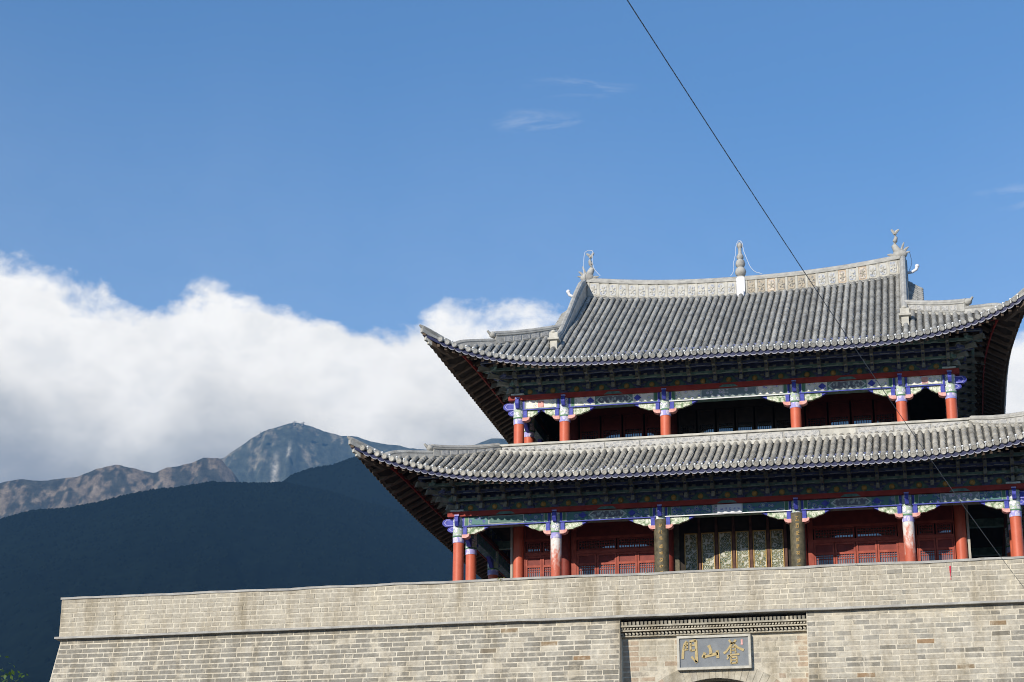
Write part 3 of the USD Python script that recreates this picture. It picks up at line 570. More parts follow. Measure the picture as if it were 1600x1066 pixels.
# plaque over the gate
sg = thing('gate_sign', 'dark slate plaque with three gilt brush characters in a pale frame above the arch', 'sign', (-0.1, RY, -5.03))
SX0, SX1, SZ0, SZ1 = -1.10, 0.89, -5.035, -4.115
YS = RY - 0.10
mb = MB(); mb.box(SX0 + .04, SX1 - .04, YS, RY + .0, SZ0 + .04, SZ1 - .04); part('board', mb, M['slate'], sg)
for (a, b, c, d) in ((SX0, SX1, SZ0, SZ0 + .065), (SX0, SX1, SZ1 - .065, SZ1), (SX0, SX0 + .065, SZ0 + .066, SZ1 - .066), (SX1 - .065, SX1, SZ0 + .066, SZ1 - .066)):
    mb = MB(); mb.box(a, b, YS - .045, RY + .002, c, d); part('frame', mb, M['frame'], sg)
GX = lambda u: SX0 + (u - 12) / 1478 * (SX1 - SX0)
def GZ(u, v): return SZ1 - ((v + 0.054 * (u - 12)) - 142) / 690 * (SZ1 - SZ0)

def stroke(mb, pts, w, y, cap=0.5, fx=GX, fz=GZ):
    """A brush stroke: a flat tapering ribbon with real thickness."""
    P = np.array([(fx(u), fz(u, v)) for u, v in pts])
    if len(P) == 2: P = np.vstack([P[0], (P[0] + P[1]) / 2, P[1]])
    s = np.linspace(0, 1, len(P)); ss = np.linspace(0, 1, 9)
    Q = np.stack([np.interp(ss, s, P[:, 0]), np.interp(ss, s, P[:, 1])], 1)
    t = np.gradient(Q, axis=0); t /= np.linalg.norm(t, axis=1, keepdims=True) + 1e-9
    nrm = np.stack([-t[:, 1], t[:, 0]], 1); ww = w / 2 * (0.75 + 0.35 * np.abs(ss - 0.45) * 1.6) * np.where(ss > 0.9, cap + 0.4, 1)
    L, R_ = Q + nrm * ww[:, None], Q - nrm * ww[:, None]
    R = np.stack([np.stack([L[:, 0], L[:, 0] * 0 + y, L[:, 1]], 1), np.stack([R_[:, 0], L[:, 0] * 0 + y, R_[:, 1]], 1), np.stack([R_[:, 0], L[:, 0] * 0 + y + .02, R_[:, 1]], 1), np.stack([L[:, 0], L[:, 0] * 0 + y + .02, L[:, 1]], 1)], 1)
    mb.rings(R)
CH = [
    [([(215, 240), (160, 300), (135, 420), (120, 600)], 46), ([(225, 245), (215, 400)], 34), ([(160, 330), (230, 318)], 26), ([(150, 420), (235, 395)], 34),
     ([(265, 250), (330, 225), (395, 215)], 46), ([(392, 215), (398, 400), (400, 660)], 54), ([(405, 665), (350, 610), (300, 545)], 42), ([(285, 250), (285, 430)], 38), ([(290, 320), (370, 312)], 30), ([(285, 425), (350, 418), (385, 405)], 34)],
    [([(650, 310), (680, 380), (690, 500)], 58), ([(575, 460), (545, 510), (530, 565)], 58), ([(535, 550), (640, 525), (830, 470)], 54), ([(815, 410), (828, 480), (826, 565)], 54)],
    [([(1060, 195), (1085, 235), (1105, 265)], 40), ([(1195, 185), (1170, 225), (1150, 260)], 44), ([(1085, 265), (1175, 250)], 30), ([(1130, 240), (1080, 320), (1000, 430), (945, 470)], 40), ([(1160, 290), (1240, 350), (1350, 395)], 48),
     ([(1090, 345), (1180, 330)], 28), ([(1090, 345), (1085, 470)], 30), ([(1180, 335), (1185, 450)], 30), ([(1095, 405), (1180, 395)], 26), ([(1010, 520), (1130, 490), (1260, 475)], 34), ([(1060, 500), (1035, 550), (1010, 590)], 30),
     ([(1085, 545), (1090, 670)], 32), ([(1085, 545), (1205, 530), (1200, 655)], 32), ([(1090, 665), (1200, 650)], 34), ([(1100, 600), (1195, 590)], 24)]]
for ch in CH:
    mb = MB()
    for pts_, w in ch: stroke(mb, pts_, 1.15 * w / 1478 * (SX1 - SX0), YS - .018)
    part('character', mb, M['sign_gold'], sg)
mb = MB(); stroke(mb, [(1315, 178), (1313, 285)], 0.055, YS - .016); part('seal', mb, M['pink'], sg)

# ------------------------------------------------------------------ the gate tower
tower = thing('gate_tower', 'two storey timber gate tower with upturned grey tile roofs and painted eaves', 'gate tower', (0, 6.6, -3.4))
YC = 6.6
XL = [-8.18, -5.174, -2.0, 2.0, 5.174, 8.18]
XU = [-6.641, -5.174, -2.0, 2.0, 5.174, 6.641]
E1, E2 = 1.45, 2.90             # inner column row of the lower floor (= outer row of the upper), door wall of the upper floor
FL = -3.40
CR = 0.163


class Roof:
    def __init__(s, Yn, Xn, z0, A, n, R, push, hq, pitch=0.21, ridge=None):
        s.Yn, s.Xn, s.z0, s.A, s.n, s.R, s.push, s.pitch, s.ridge = Yn, Xn, z0, A, n, R, push, pitch, ridge
        s.Q0 = YC - Yn; s.hx, s.hy = np.array(hq).T
    def f(s, p): return np.clip((s.R - p) / (s.R + s.push), 0, None) ** s.n
    def h(s, d): return np.interp(np.maximum(d, 0), s.hx, s.hy)
    def pq(s, X, Y): return s.Xn - np.abs(X), s.Q0 - np.abs(np.asarray(Y) - YC)
    def z(s, X, Y, side=False):
        X, Y = np.asarray(X, float), np.asarray(Y, float); p, q = s.pq(X, Y)
        a, b = np.maximum(p, q), np.minimum(p, q); lift = s.A * s.f(a)
        d = p if side else q; lift = lift + 0.24 * (1 - np.exp(-np.maximum(b, 0) / 0.3)) * s.f(a) / s.f(0.0)
        e = 0 if s.ridge is None or side else 0.30 * (np.abs(X) / 5.4) ** 2.2 * np.clip(q / 6.6, 0, 1) ** 2
        return s.z0 + 0.16 + s.h(d) + lift + e
    def eave_y(s, X): return s.Yn - s.push * s.f(s.Xn - np.abs(X))
    def eave_x(s, Y): return s.Xn + s.push * s.f(s.Q0 - np.abs(np.asarray(Y) - YC))

UR = Roof(-0.30, 8.34, 4.93, 1.038, 4.0, 6.838, 0.8, [(0, 0), (0.6, 0.33), (1.13, 0.66), (2.57, 1.60), (4.64, 2.95), (6.05, 3.85), (6.9, 4.42)], ridge=True)
LR = Roof(-1.85, 10.03, 0.926, 1.10, 3.246, 6.601, 0.82, [(0, 0), (0.7, 0.33), (1.4, 0.70), (2.2, 1.16), (2.95, 1.62), (4.5, 2.6)])


def tile_row(path, side, r=0.077, step=0.2):
    """One row of half-round cover tiles along the path (eave first): each tile overlaps the one below; the eave end has a round face."""
    path = np.asarray(path, float)
    L = np.concatenate([[0], np.cumsum(np.linalg.norm(np.diff(path, axis=0), axis=1))])
    n = max(1, int(round(L[-1] / step))); s = np.linspace(0, L[-1], n + 1)
    P = np.stack([np.interp(s, L, path[:, k]) for k in range(3)], 1)
    side = np.asarray(side, float); T_ = np.gradient(P, axis=0) if n > 1 else np.repeat((P[1:] - P[:1]), 2, 0)
    T_ /= np.linalg.norm(T_, axis=1, keepdims=True); N = np.cross(side, T_); N *= np.sign(N[:, 2:3]); th_ = np.linspace(-0.25, math.pi + 0.25, 8)
    ring = lambda i, rr: P[i] + rr * (np.cos(th_)[:, None] * side + np.sin(th_)[:, None] * N[i])
    R = []
    for i in range(n):
        o_ = side * rng.normal(0, .0045) + N[i] * rng.normal(0, .003); R += [ring(i, r * (0.97 + 0.10 * rng.random())) + o_, ring(i + 1, r * (0.86 + .04 * rng.random())) + o_]
    mb = MB(); mb.grid(np.array(R))
    c = P[0]; t = T_[0]; a = np.arange(12) * 2 * np.pi / 12                       # round eave face
    for k, (o, rr) in enumerate(((0.03, 0.083), (-0.035, 0.083))): pass
    D = [[c + t * o + rr * (math.cos(x) * side + math.sin(x) * N[0]) for x in a] for o, rr in ((0.05, 0.080), (-0.03, 0.082), (-0.045, 0.066), (-0.036, 0.05))]
    mb.rings(np.array(D)[::-1])
    e = P[-1]; cap = np.array([[e + T_[-1] * r * math.sin(x) + r * 0.9 * math.cos(x) * (math.cos(y) * side + math.sin(y) * N[-1]) for y in th_] for x in (0, 0.6, 1.1, 1.5)])
    mb.grid(cap)
    return mb


def build_roof(R, name, label_part, top_q, x_main, mat, rows_to):
    """Roof body (dark pan-tile sheets over a soffit) with its rows of cover tiles; returns the part."""
    nE = 121
    body = MB()
    def sheet(side, sgn, off, n=nE):
        m = 22
        if not side:
            X = np.linspace(-R.Xn - R.push * .98, R.Xn + R.push * .98, n); ye = R.eave_y(X)
            yt = np.where(np.abs(X) <= x_main, R.Yn + top_q, R.Yn + np.minimum(np.maximum(R.Xn - np.abs(X), -R.push), top_q)); yt = np.maximum(yt, ye + .01)
            t = np.linspace(0, 1, m); Y = ye[:, None] + (yt - ye)[:, None] * t; XX = np.repeat(X[:, None], m, 1)
            Z = R.z(XX, Y) - off
            if sgn > 0: Y = 2 * YC - Y
            return np.stack([XX, Y, Z], -1)
        Y = np.linspace(R.Yn - R.push * .98, 2 * YC - R.Yn + R.push * .98, n); xe = R.eave_x(Y); q = R.Q0 - np.abs(Y - YC)
        xt = R.Xn - np.clip(q, -R.push, rows_to); xt = np.minimum(xt, xe - .01)
        t = np.linspace(0, 1, m); X = xe[:, None] + (xt - xe)[:, None] * t; YY = np.repeat(Y[:, None], m, 1)
        return np.stack([sgn * X, YY, R.z(X, YY, side=True) - off], -1)
    for side in (0, 1):
        for sgn in (-1, 1): body.grid(sheet(side, sgn, 0.0), flip=(side == 0) == (sgn > 0))
    roof = part(name, body, M['pan'], tower, smooth=40, label=label_part)
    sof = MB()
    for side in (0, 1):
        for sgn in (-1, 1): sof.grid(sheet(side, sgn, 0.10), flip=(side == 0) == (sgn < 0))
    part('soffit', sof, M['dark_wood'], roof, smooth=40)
    # cover tile rows: the front slope one by one, the other slopes (out of sight from the street) joined
    lim = R.Xn + 0.62
    nX = int(2 * lim / R.pitch); xs = (np.arange(nX) - (nX - 1) / 2) * R.pitch
    fronts = []
    for x in xs:
        p = R.Xn - abs(x); y0 = float(R.eave_y(x)); y1 = R.Yn + (top_q if abs(x) <= x_main else min(max(p, -.75), rows_to)) - 0.06
        if y1 - y0 < 0.16: continue
        yy = np.linspace(y0 - 0.03, y1, 40); zz = R.z(x + 0 * yy, yy) + 0.03
        part('tile_row', tile_row(np.stack([x + 0 * yy, yy, zz], 1), (1, 0, 0)), mat, roof, smooth=35); fronts.append(x)
    for sgn in (-1, 1):
        acc = MB(); nY = int(2 * (R.Q0 + .6) / R.pitch)
        for k in range(nY):
            y = YC + (k - (nY - 1) / 2) * R.pitch; q = R.Q0 - abs(y - YC); x0 = float(R.eave_x(y)); x1 = R.Xn - min(max(q, -.75), rows_to) + .04
            if x0 - x1 < 0.16: continue
            xx = np.linspace(x0 + .03, x1, 24); zz = R.z(xx, y + 0 * xx, side=True) + 0.03
            m = tile_row(np.stack([sgn * xx, y + 0 * xx, zz], 1), (0, 1, 0), step=0.3).arr(); acc.add(*m)
        part('side_tile_rows', acc, mat, roof, smooth=35, kind='stuff')
    # drip edge: blue board with white scallops under every gap, and the row of small bulbs
    def edge(front, sgn=-1):
        blue, whitee, bulbs = MB(), MB(), MB()
        if front:
            X = np.linspace(-R.Xn - R.push, R.Xn + R.push, 160); Y = R.eave_y(X); Z = R.z(X, Y); out = np.array([0, -1.0, 0]); C = np.stack([X, Y, Z], 1)
            us = [x + R.pitch / 2 for x in fronts]; at = lambda u: np.array([u, float(R.eave_y(u)), float(R.z(u, R.eave_y(u)))])
        else:
            Y = np.linspace(R.Yn - R.push, 2 * YC - R.Yn + R.push, 160); X = R.eave_x(Y); Z = R.z(X, Y, side=True); out = np.array([sgn, 0, 0.0]); C = np.stack([sgn * X, Y, Z], 1)
            nY = int(2 * (R.Q0 + .55) / R.pitch); us = [YC + (k - (nY - 1) / 2) * R.pitch for k in range(nY)]; at = lambda u: np.array([sgn * float(R.eave_x(u)), u, float(R.z(R.eave_x(u), u, side=True))])
        n = len(C); back = C - out * 0.10
        ringp = np.stack([back + [0, 0, -0.02], C + [0, 0, -0.02] + out * .0, C + [0, 0, -0.115], back + [0, 0, -0.115]], 1)
        blue.rings(ringp if front else ringp)
        for u in us:
            c0, c1 = at(u - R.pitch * .5), at(u + R.pitch * .5)
            th2 = np.linspace(0, math.pi, 8)
            base = lambda s: c0 + (c1 - c0) * s
            outer = [base(.5 + .49 * math.cos(a)) + np.array([0, 0, -0.085 - 0.078 * math.sin(a)]) + out * 0.022 for a in th2]
            inner = [base(.5 + .47 * math.cos(a)) + np.array([0, 0, -0.085 - 0.054 * math.sin(a)]) + out * 0.022 for a in th2]
            th3 = out * 0.03
            whitee.rings(np.stack([np.array(outer), np.array(inner), np.array(inner) - th3, np.array(outer) - th3], 1))
            tongue = [base(.5 + .46 * math.cos(a)) + np.array([0, 0, -0.083 - 0.058 * math.sin(a)]) for a in th2]
            blue.rings(np.array([np.array(tongue) + out * 0.012, np.array(tongue) - out * 0.02]))
            if front and rnd.random() < 0.93:
                c = (c0 + c1) / 2 - out * 0.10 + np.array([0, 0, 0.155]); bulbs.ball(c, 0.034, 1); bulbs.box(c[0] - .008, c[0] + .008, c[1] - .008, c[1] + .008, c[2] - .13, c[2] - .02)
        part('eave_board', blue, M['eave_navy' if front else 'brown_wood'], roof); part('drip_scallops', whitee, M['drip_white'] if front else M['brown_wood'], roof, kind='stuff')
        if front: part('eave_bulbs', bulbs, M['bulb'], roof, smooth=True, kind='stuff')
    edge(True); edge(False, -1); edge(False, 1)
    return roof


def hip_path(R, s0, s1, sx, n=24, off=0.0):
    s = np.linspace(s0, s1, n); X = R.Xn - s; Y = R.Yn + s
    return np.stack([sx * X, Y, R.z(X, Y) + off], 1)


def ribbed(path, side, hgt, wid, cap_r, mat, roof, name, capmat=None):
    """A ridge: plastered wall along the path with a round cap and two thin mouldings."""
    path = np.asarray(path); hgt = np.broadcast_to(hgt, (len(path),)); side = np.asarray(side)
    up = np.array([0, 0, 1.0])
    sect = lambda w, a, b: np.stack([path - side * w + up * a[:, None], path + side * w + up * a[:, None], path + side * w + up * b[:, None], path - side * w + up * b[:, None]], 1)
    mb = MB(); mb.rings(sect(wid / 2, hgt * 0 - .12, hgt))
    for lo, hi, w in ((0.10, 0.17, 1.25), (0.84, 0.93, 1.25)):
        mb.rings(sect(wid / 2 * w, hgt * lo, hgt * hi))
    r = part(name, mb, mat, roof)
    c = MB(); c.tube(path + up * (hgt + cap_r * 0.35)[:, None], cap_r, 8); part('ridge_cap', c, capmat or mat, roof, smooth=40)
    return r


def finish_hips(R, roof, s_start, s_tall, tall_h, sides=(-1, 1)):
    for sx in sides:
        sd = unit((sx, 1, 0))
        P = hip_path(R, s_start, s_tall, sx, 16); hh = np.linspace(tall_h[0], tall_h[1], 16)
        ribbed(P, sd, hh, 0.20, 0.085, M['ridge'], roof, 'hip_ridge')
        # carved panels along the tall part
        for k in range(6):
            a, b = P[2 + k * 2], P[3 + k * 2]
            mb = MB(); d = unit(b - a); hk = hh[2 + k * 2]; c = (a + b) / 2 + np.array([0, 0, hk * .47])
            mb.obox(c, d * np.linalg.norm(b - a) * .78, sd * 0.115, np.array([0, 0, hk * .25])); part('hip_panel', mb, M['fret'], roof)
        e = P[-1] + np.array([sx * .05, -.05, hh[-1] * .95]); mb = MB()
        mb.ball(e, 0.12, 1, (1, 1, .9)); mb.tube([e + np.array([sx, -1, 0]) * t * .14 + np.array([0, 0, .10 * t * t]) for t in np.linspace(0, 1, 5)], np.linspace(.075, .03, 5), 6); part('ridge_end', mb, M['ridge'], roof, smooth=40)
        P2 = hip_path(R, s_tall + .25, -R.push + .02, sx, 26, 0.02); tip = P2[-1]
        ext = np.array([tip + np.array([sx, -1, 0]) * t * .10 + np.array([0, 0, 0.07 * t]) for t in np.linspace(0.15, 1, 6)])
        full = np.vstack([P2, ext]); n = len(full); rad = np.concatenate([np.full(n - 9, 0.10), np.linspace(0.098, 0.035, 9)])
        mb = MB(); mb.tube(full + [0, 0, .125], rad * 0.9, 8); part('hip_tail', mb, M['tile'], roof, smooth=40)
        mb = MB()
        low = np.vstack([P2, ext[:3]]); w = np.linspace(.11, .07, len(low))
        mb.rings(np.stack([low - sd * w[:, None] + [0, 0, -.06], low + sd * w[:, None] + [0, 0, -.06], low + sd * w[:, None] * .8 + [0, 0, .09], low - sd * w[:, None] * .8 + [0, 0, .09]], 1)); part('hip_tail_bed', mb, M['ridge'], roof)
        # corner rafter under the tip with its painted end
        P3 = hip_path(R, 1.6, -R.push + .22, sx, 16, -0.20); mb = MB(); w = .065
        mb.rings(np.stack([P3 - sd * w + [0, 0, -.09], P3 + sd * w + [0, 0, -.09], P3 + sd * w + [0, 0, .08], P3 - sd * w + [0, 0, .08]], 1)); cr = part('corner_rafter', mb, M['brown_wood'], roof)
        e = P3[-1]; mb = MB(); mb.obox(e + np.array([sx * .07, -.07, .08]), unit((sx, -1, .5)) * .13, sd * .055, np.array([0, 0, .06])); mb.obox(e + np.array([sx * .02, -.02, -.02]), unit((sx, -1, .5)) * .09, sd * .06, np.array([0, 0, .05])); part('rafter_end', mb, M['mortar_cap'], cr)


upper = build_roof(UR, 'upper_roof', 'upper hip and gable roof of grey tiles', 6.68, 5.40, M['tile'], 2.95)
lower = build_roof(LR, 'lower_roof', 'lower skirt roof of paler grey tiles', 2.86, 7.05, M['tile_low'], 2.98)
finish_hips(UR, upper, 2.9, 1.05, (0.24, 0.36)); finish_hips(LR, lower, 2.85, 1.15, (0.12, 0.32))

# main ridge: carved panels between posts, round cap, gourd finial
xr = np.linspace(-5.35, 5.35, 61); ztop = 10.04 + 0.37 * (np.abs(xr) / 5.35) ** 2.2
def rz(x): return 10.04 + 0.37 * (abs(x) / 5.35) ** 2.2
def rb(x): return 9.33 + 0.35 * (abs(x) / 5.35) ** 2.2
mb = MB(); zz0 = np.array([rb(x) for x in xr])
sect = lambda yf, yb, a, b: np.stack([np.stack([xr, xr * 0 + yf, a], 1), np.stack([xr, xr * 0 + yb, a], 1), np.stack([xr, xr * 0 + yb, b], 1), np.stack([xr, xr * 0 + yf, b], 1)], 1)[::-1]
mb.rings(sect(6.42, 6.78, zz0 - .3, ztop - .03)); ridge = part('main_ridge', mb, M['ridge'], tower, label='long carved main ridge with gourd finial')
for dz, th_, yo in ((-0.01, .035, .06), (0.055, .03, .035), (ztop - zz0 - .14, .05, .05)):
    mb = MB(); mb.rings(sect(6.42 - yo, 6.78 + yo, zz0 + dz, zz0 + dz + th_)); part('ridge_moulding', mb, M['ridge'], ridge)
mb = MB(); mb.tube(np.stack([xr, xr * 0 + 6.6, ztop], 1), 0.095, 9); part('ridge_cap', mb, M['ridge'], ridge, smooth=40)
nP = 31
rect_ = lambda a, b, c, d: [(a, c), (b, c), (b, d), (a, d)]
for k in range(nP):
    w = 10.56 / nP; x = -5.28 + (k + .5) * w
    if abs(x) < 0.13: continue
    key = 'carved' if x < 0.3 else ('carved_old' if x < 2.6 else 'carved')
    if k in (18, 25, 27): key = 'rust_panel'
    a, b = rb(x) + .10, rz(x) - .17; fr = MB(); fr.prism(rect_(x - w * .47, x + w * .47, a - .005, b + .015), 6.40, 6.45); rp = part('ridge_panel', fr, M['mortar_cap' if key == 'carved' else ('aged_frame' if key == 'carved_old' else 'ochre_frame')], ridge)
    a += .035; b -= .03; mb = MB()
    mb.prism([(x - w * .33, a + .07), (x - w * .22, a), (x + w * .22, a), (x + w * .33, a + .07), (x + w * .33, b - .07), (x + w * .22, b), (x - w * .22, b), (x - w * .33, b - .07)], 6.388, 6.41); part('carving', mb, M[key], rp)
    mb = MB(); zc_ = (a + b) / 2
    for t_ in range(5):
        a_ = t_ * 2 * math.pi / 5 + k; ux, uz = math.cos(a_), math.sin(a_); c_ = np.array([x + ux * w * .15, 6.38, zc_ + uz * .085]); mb.obox(c_, np.array([ux, 0, uz]) * .045, np.array([0, .012, 0]), np.array([-uz, 0, ux]) * .022)
    mb.obox((x, 6.378, zc_), (.028, 0, 0), (0, .014, 0), (0, 0, .028)); part('carved_flower', mb, M['mortar_cap' if key == 'carved' else 'aged_frame'], rp, kind='stuff')
    mb = MB(); xp = x - w / 2; mb.prism([(xp - .035, rb(xp) + .09), (xp + .035, rb(xp) + .09), (xp + .035, rz(xp) - .15), (xp - .035, rz(xp) - .15)], 6.385, 6.45); part('ridge_post', mb, M['mortar_cap'], ridge)
# pedestal and gourd
mb = MB(); mb.prism([(-.15, 9.27), (.13, 9.27), (.13, 9.97), (.09, 10.03), (-.11, 10.03), (-.15, 9.97)], 6.33, 6.9); mb.box(-.11, .09, 6.22, 6.34, 9.16, 9.5); part('finial_base', mb, M['white'], ridge)
prof = [(0.02, 10.02), (.19, 10.04), (.20, 10.10), (.11, 10.14), (.21, 10.20), (.235, 10.30), (.20, 10.40), (.12, 10.46), (.19, 10.52), (.205, 10.60), (.17, 10.70), (.09, 10.75), (.14, 10.79), (.15, 10.86), (.11, 10.93), (.075, 10.97), (.07, 11.16), (.085, 11.18), (.115, 11.24), (.11, 11.31), (.06, 11.37), (.015, 11.40)]
mb = MB(); mb.lathe([(r_ * .82, z_) for r_, z_ in prof], (-.02, 6.6, 0), 18); fin = part('gourd_finial', mb, M['ridge'], ridge, smooth=50)

# descending ridges, gables, ridge-end dragons
zc_y = [-1, 1.12, 2.22, 3.7, 4.92, 5.83, 6.6]; zc_z = [6.0, 6.44, 7.05, 8.26, 9.33, 10.03, 10.42]
for sx in (-1, 1):
    yy = np.linspace(1.30, 6.5, 30); top = np.interp(yy, zc_y, zc_z); base = UR.z(5.42 + 0 * yy, yy); base = np.minimum(base, top - .12)
    P = np.stack([sx * 5.45 + 0 * yy, yy, base], 1)
    dr = ribbed(P, (1, 0, 0), top - base - .08, 0.20, 0.095, M['ridge'], upper, 'descending_ridge')
    yb = 2 * YC - yy; ribbed(np.stack([sx * 5.45 + 0 * yy, yb, base], 1), (1, 0, 0), top - base - .08, 0.20, 0.095, M['ridge'], upper, 'descending_ridge')
    zt = float(np.interp(1.3, yy, top)); mb = MB()
    mb.box(sx * 5.45 - .14, sx * 5.45 + .14, 1.02, 1.34, zt - .14, zt + .04); mb.box(sx * 5.45 - .18, sx * 5.45 + .18, .98, 1.36, zt - .20, zt - .14); mb.box(sx * 5.45 - .11, sx * 5.45 + .11, 1.06, 1.36, zt - .62, zt - .20); mb.lathe([(.10, zt - .70), (.15, zt - .62), (.10, zt - .55)], (sx * 5.45, 1.16, 0), 8)
    mb.ball((sx * 5.45, 1.10, zt + .07), .10, 1, (1, 1.2, .7)); part('ridge_end', mb, M['mortar_cap'], upper, smooth=30)
    mb = MB(); mb.prism([(2.3, 6.45)] + [(y, float(UR.z(5.42, y)) - .02) for y in np.linspace(2.3, 6.6, 10)] + [(2 * YC - y, float(UR.z(5.42, y)) - .02) for y in np.linspace(6.5, 2.3, 10)], sx * 5.40 - .05, sx * 5.40 + .05, axis='x'); part('gable_wall', mb, M['ridge'], tower)
    # short verge tiles sloping outwards from the descending ridge
    acc = MB()
    for y in np.arange(2.55, 5.4, 0.2):
        z0_ = float(np.interp(y, yy, base)) + 0.10; m = tile_row([(sx * (5.98), y, z0_ - .30), (sx * 5.52, y, z0_)], (0, 1, 0), r=.085, step=.16); acc.add(*m.arr())
    part('verge_tiles', acc, M['tile'], upper, smooth=35, kind='stuff')
    mb = MB(); yv = np.linspace(2.45, 5.45, 16); zv = np.interp(yv, yy, base) + .10
    mb.rings(np.stack([np.stack([sx * 5.5 + 0 * yv, yv, zv - .02], 1), np.stack([sx * 5.95 + 0 * yv, yv, zv - .31], 1), np.stack([sx * 5.95 + 0 * yv, yv, zv - .37], 1), np.stack([sx * 5.5 + 0 * yv, yv, zv - .12], 1)], 1)); part('verge_bed', mb, M['pan'], upper)
    # dragon: head biting the ridge, body rising, forked tail
    d = part('ridge_dragon', (lambda mb: (mb.ball((sx * 5.36, 6.6, rz(5.3) + .10), .20, 1, (1.25, .8, .9)), mb.tube([(sx * (5.36 + a), 6.6, rz(5.3) + b) for a, b in ((.02, .12), (-.10, .26), (-.17, .42), (-.14, .58), (-.10, .72), (-.13, .88))], [.15, .13, .105, .08, .06, .055], 8), mb)[2])(MB()), M['ridge'], upper, smooth=50)
    mb = MB()
    for a0, b0, a1, b1 in ((-.13, .84, -.24, 1.02), (-.13, .84, .02, 1.00)): mb.tube([(sx * (5.36 + a0), 6.6, rz(5.3) + b0), (sx * (5.36 + (a0 + a1) / 2 * 1.05), 6.6, rz(5.3) + (b0 + b1) / 2 + .03), (sx * (5.36 + a1), 6.6, rz(5.3) + b1)], [.05, .05, .03], 6)
    part('tail', mb, M['ridge'], d, smooth=50)
    mb = MB()
    for a0, b0, a1, b1, r_ in ((.12, .18, .30, .34, .06), (-.16, .05, -.42, .10, .07), (-.18, .0, -.40, -.03, .05), (.06, .24, .16, .52, .055), (.14, .10, .34, .16, .05)): mb.tube([(sx * (5.36 + a0), 6.6, rz(5.3) + b0), (sx * (5.36 + a0 * .4 + a1 * .6), 6.58, rz(5.3) + b0 * .4 + b1 * .6 + .02), (sx * (5.36 + a1), 6.56, rz(5.3) + b1)], [r_, r_ * .7, r_ * .25], 6)
    part('fins', mb, M['ridge'], d, smooth=50)
    # pale hooked spout at the gable
    mb = MB(); z0_ = 9.55; mb.tube([(sx * 5.5, 5.9, z0_), (sx * 5.72, 5.9, z0_ + .02), (sx * 5.86, 5.9, z0_ + .10), (sx * 5.90, 5.9, z0_ + .20)], [.05, .05, .055, .06], 8); mb.ball((sx * 5.90, 5.9, z0_ + .22), .075, 1); part('gable_spout', mb, M['white'], upper, smooth=50)

# ridge band round the foot of the upper storey
def band(x0, x1, y0, y1, name='roof_band'):
    mb = MB(); mb.box(x0, x1, y0, y1, 2.42, 2.90); b_ = part(name, mb, M['ridge'], lower)
    mb = MB(); mb.box(x0 - .04, x1 + .04, y0 - .05, y1 + .05, 2.90, 2.965); part('band_coping', mb, M['mortar_cap'], b_)
    mb = MB(); mb.box(x0 - .015, x1 + .015, y0 - .02, y1 + .02, 2.57, 2.60); part('band_moulding', mb, M['cement'], b_)
    return b_
fb = band(-7.15, 7.15, 0.98, 1.22); band(-7.15, -6.9, 1.28, 11.9); band(6.9, 7.15, 1.28, 11.9)
nb = 13
for k in range(nb):
    w = 14.2 / nb; a = -7.1 + k * w + .03
    mb = MB(); mb.box(a, a + w - .06, 0.955, 0.99, 2.635, 2.86); part('band_panel', mb, M['fret'] if k != 9 else M['mortar_cap'], lower)
x = np.linspace(-7.1, 7.1, 60); mb = MB()
mb.rings(np.stack([np.stack([x, 0 * x + .62, LR.z(x, 0 * x + .62) + .02], 1), np.stack([x, 0 * x + 1.0, 0 * x + 2.50], 1), np.stack([x, 0 * x + 1.0, 0 * x + 2.58], 1), np.stack([x, 0 * x + .70, LR.z(x, 0 * x + .70) + .12], 1)], 1)); part('mortar_fillet', mb, M['mortar_cap'], lower)

# ---- columns
def column(x, y, z0_, zt, zr, mat='red', front=True, painted=True, r=CR):
    """Red shaft; above its green ring (zr) a painted head, below it a lotus band; a blue beam-end on the front."""
    mb = MB(); mb.lathe([(r, z0_), (r, zr - .19)], (x, y, 0), 20); c = part('column', mb, M[mat], tower, smooth=40, label='column with its red paint peeling to white primer' if mat == 'peeling' else None)
    mb = MB(); mb.lathe([(r + .010, zr - .19), (r + .012, zr - .025)], (x, y, 0), 20); part('lotus_band', mb, M['lotus'], c, smooth=40)
    mb = MB(); mb.lathe([(r + .012, zr - .025), (r + .022, zr - .015), (r + .022, zr + .015), (r + .012, zr + .025)], (x, y, 0), 20); part('green_ring', mb, M['green'], c, smooth=40)
    mb = MB(); mb.lathe([(r + .012, zr + .025), (r + .012, zt)], (x, y, 0), 20); part('painted_head', mb, M['floral'], c, smooth=40)
    if front:
        yf = y - r - .02
        mb = MB(); mb.prism([(yf + .10, zr + .28), (yf - .08, zr + .30), (yf - .17, zr + .42), (yf - .15, zr + .56), (yf - .05, zr + .60), (yf + .10, zr + .60)], x - .055, x + .055, axis='x'); bm = part('beam_end', mb, M['blue'], c)
        mb = MB(); mb.box(x - .07, x + .07, yf - .10, yf + .1, zr + .60, zr + .64); part('beam_end_cap', mb, M['lilac'], bm)
    return c

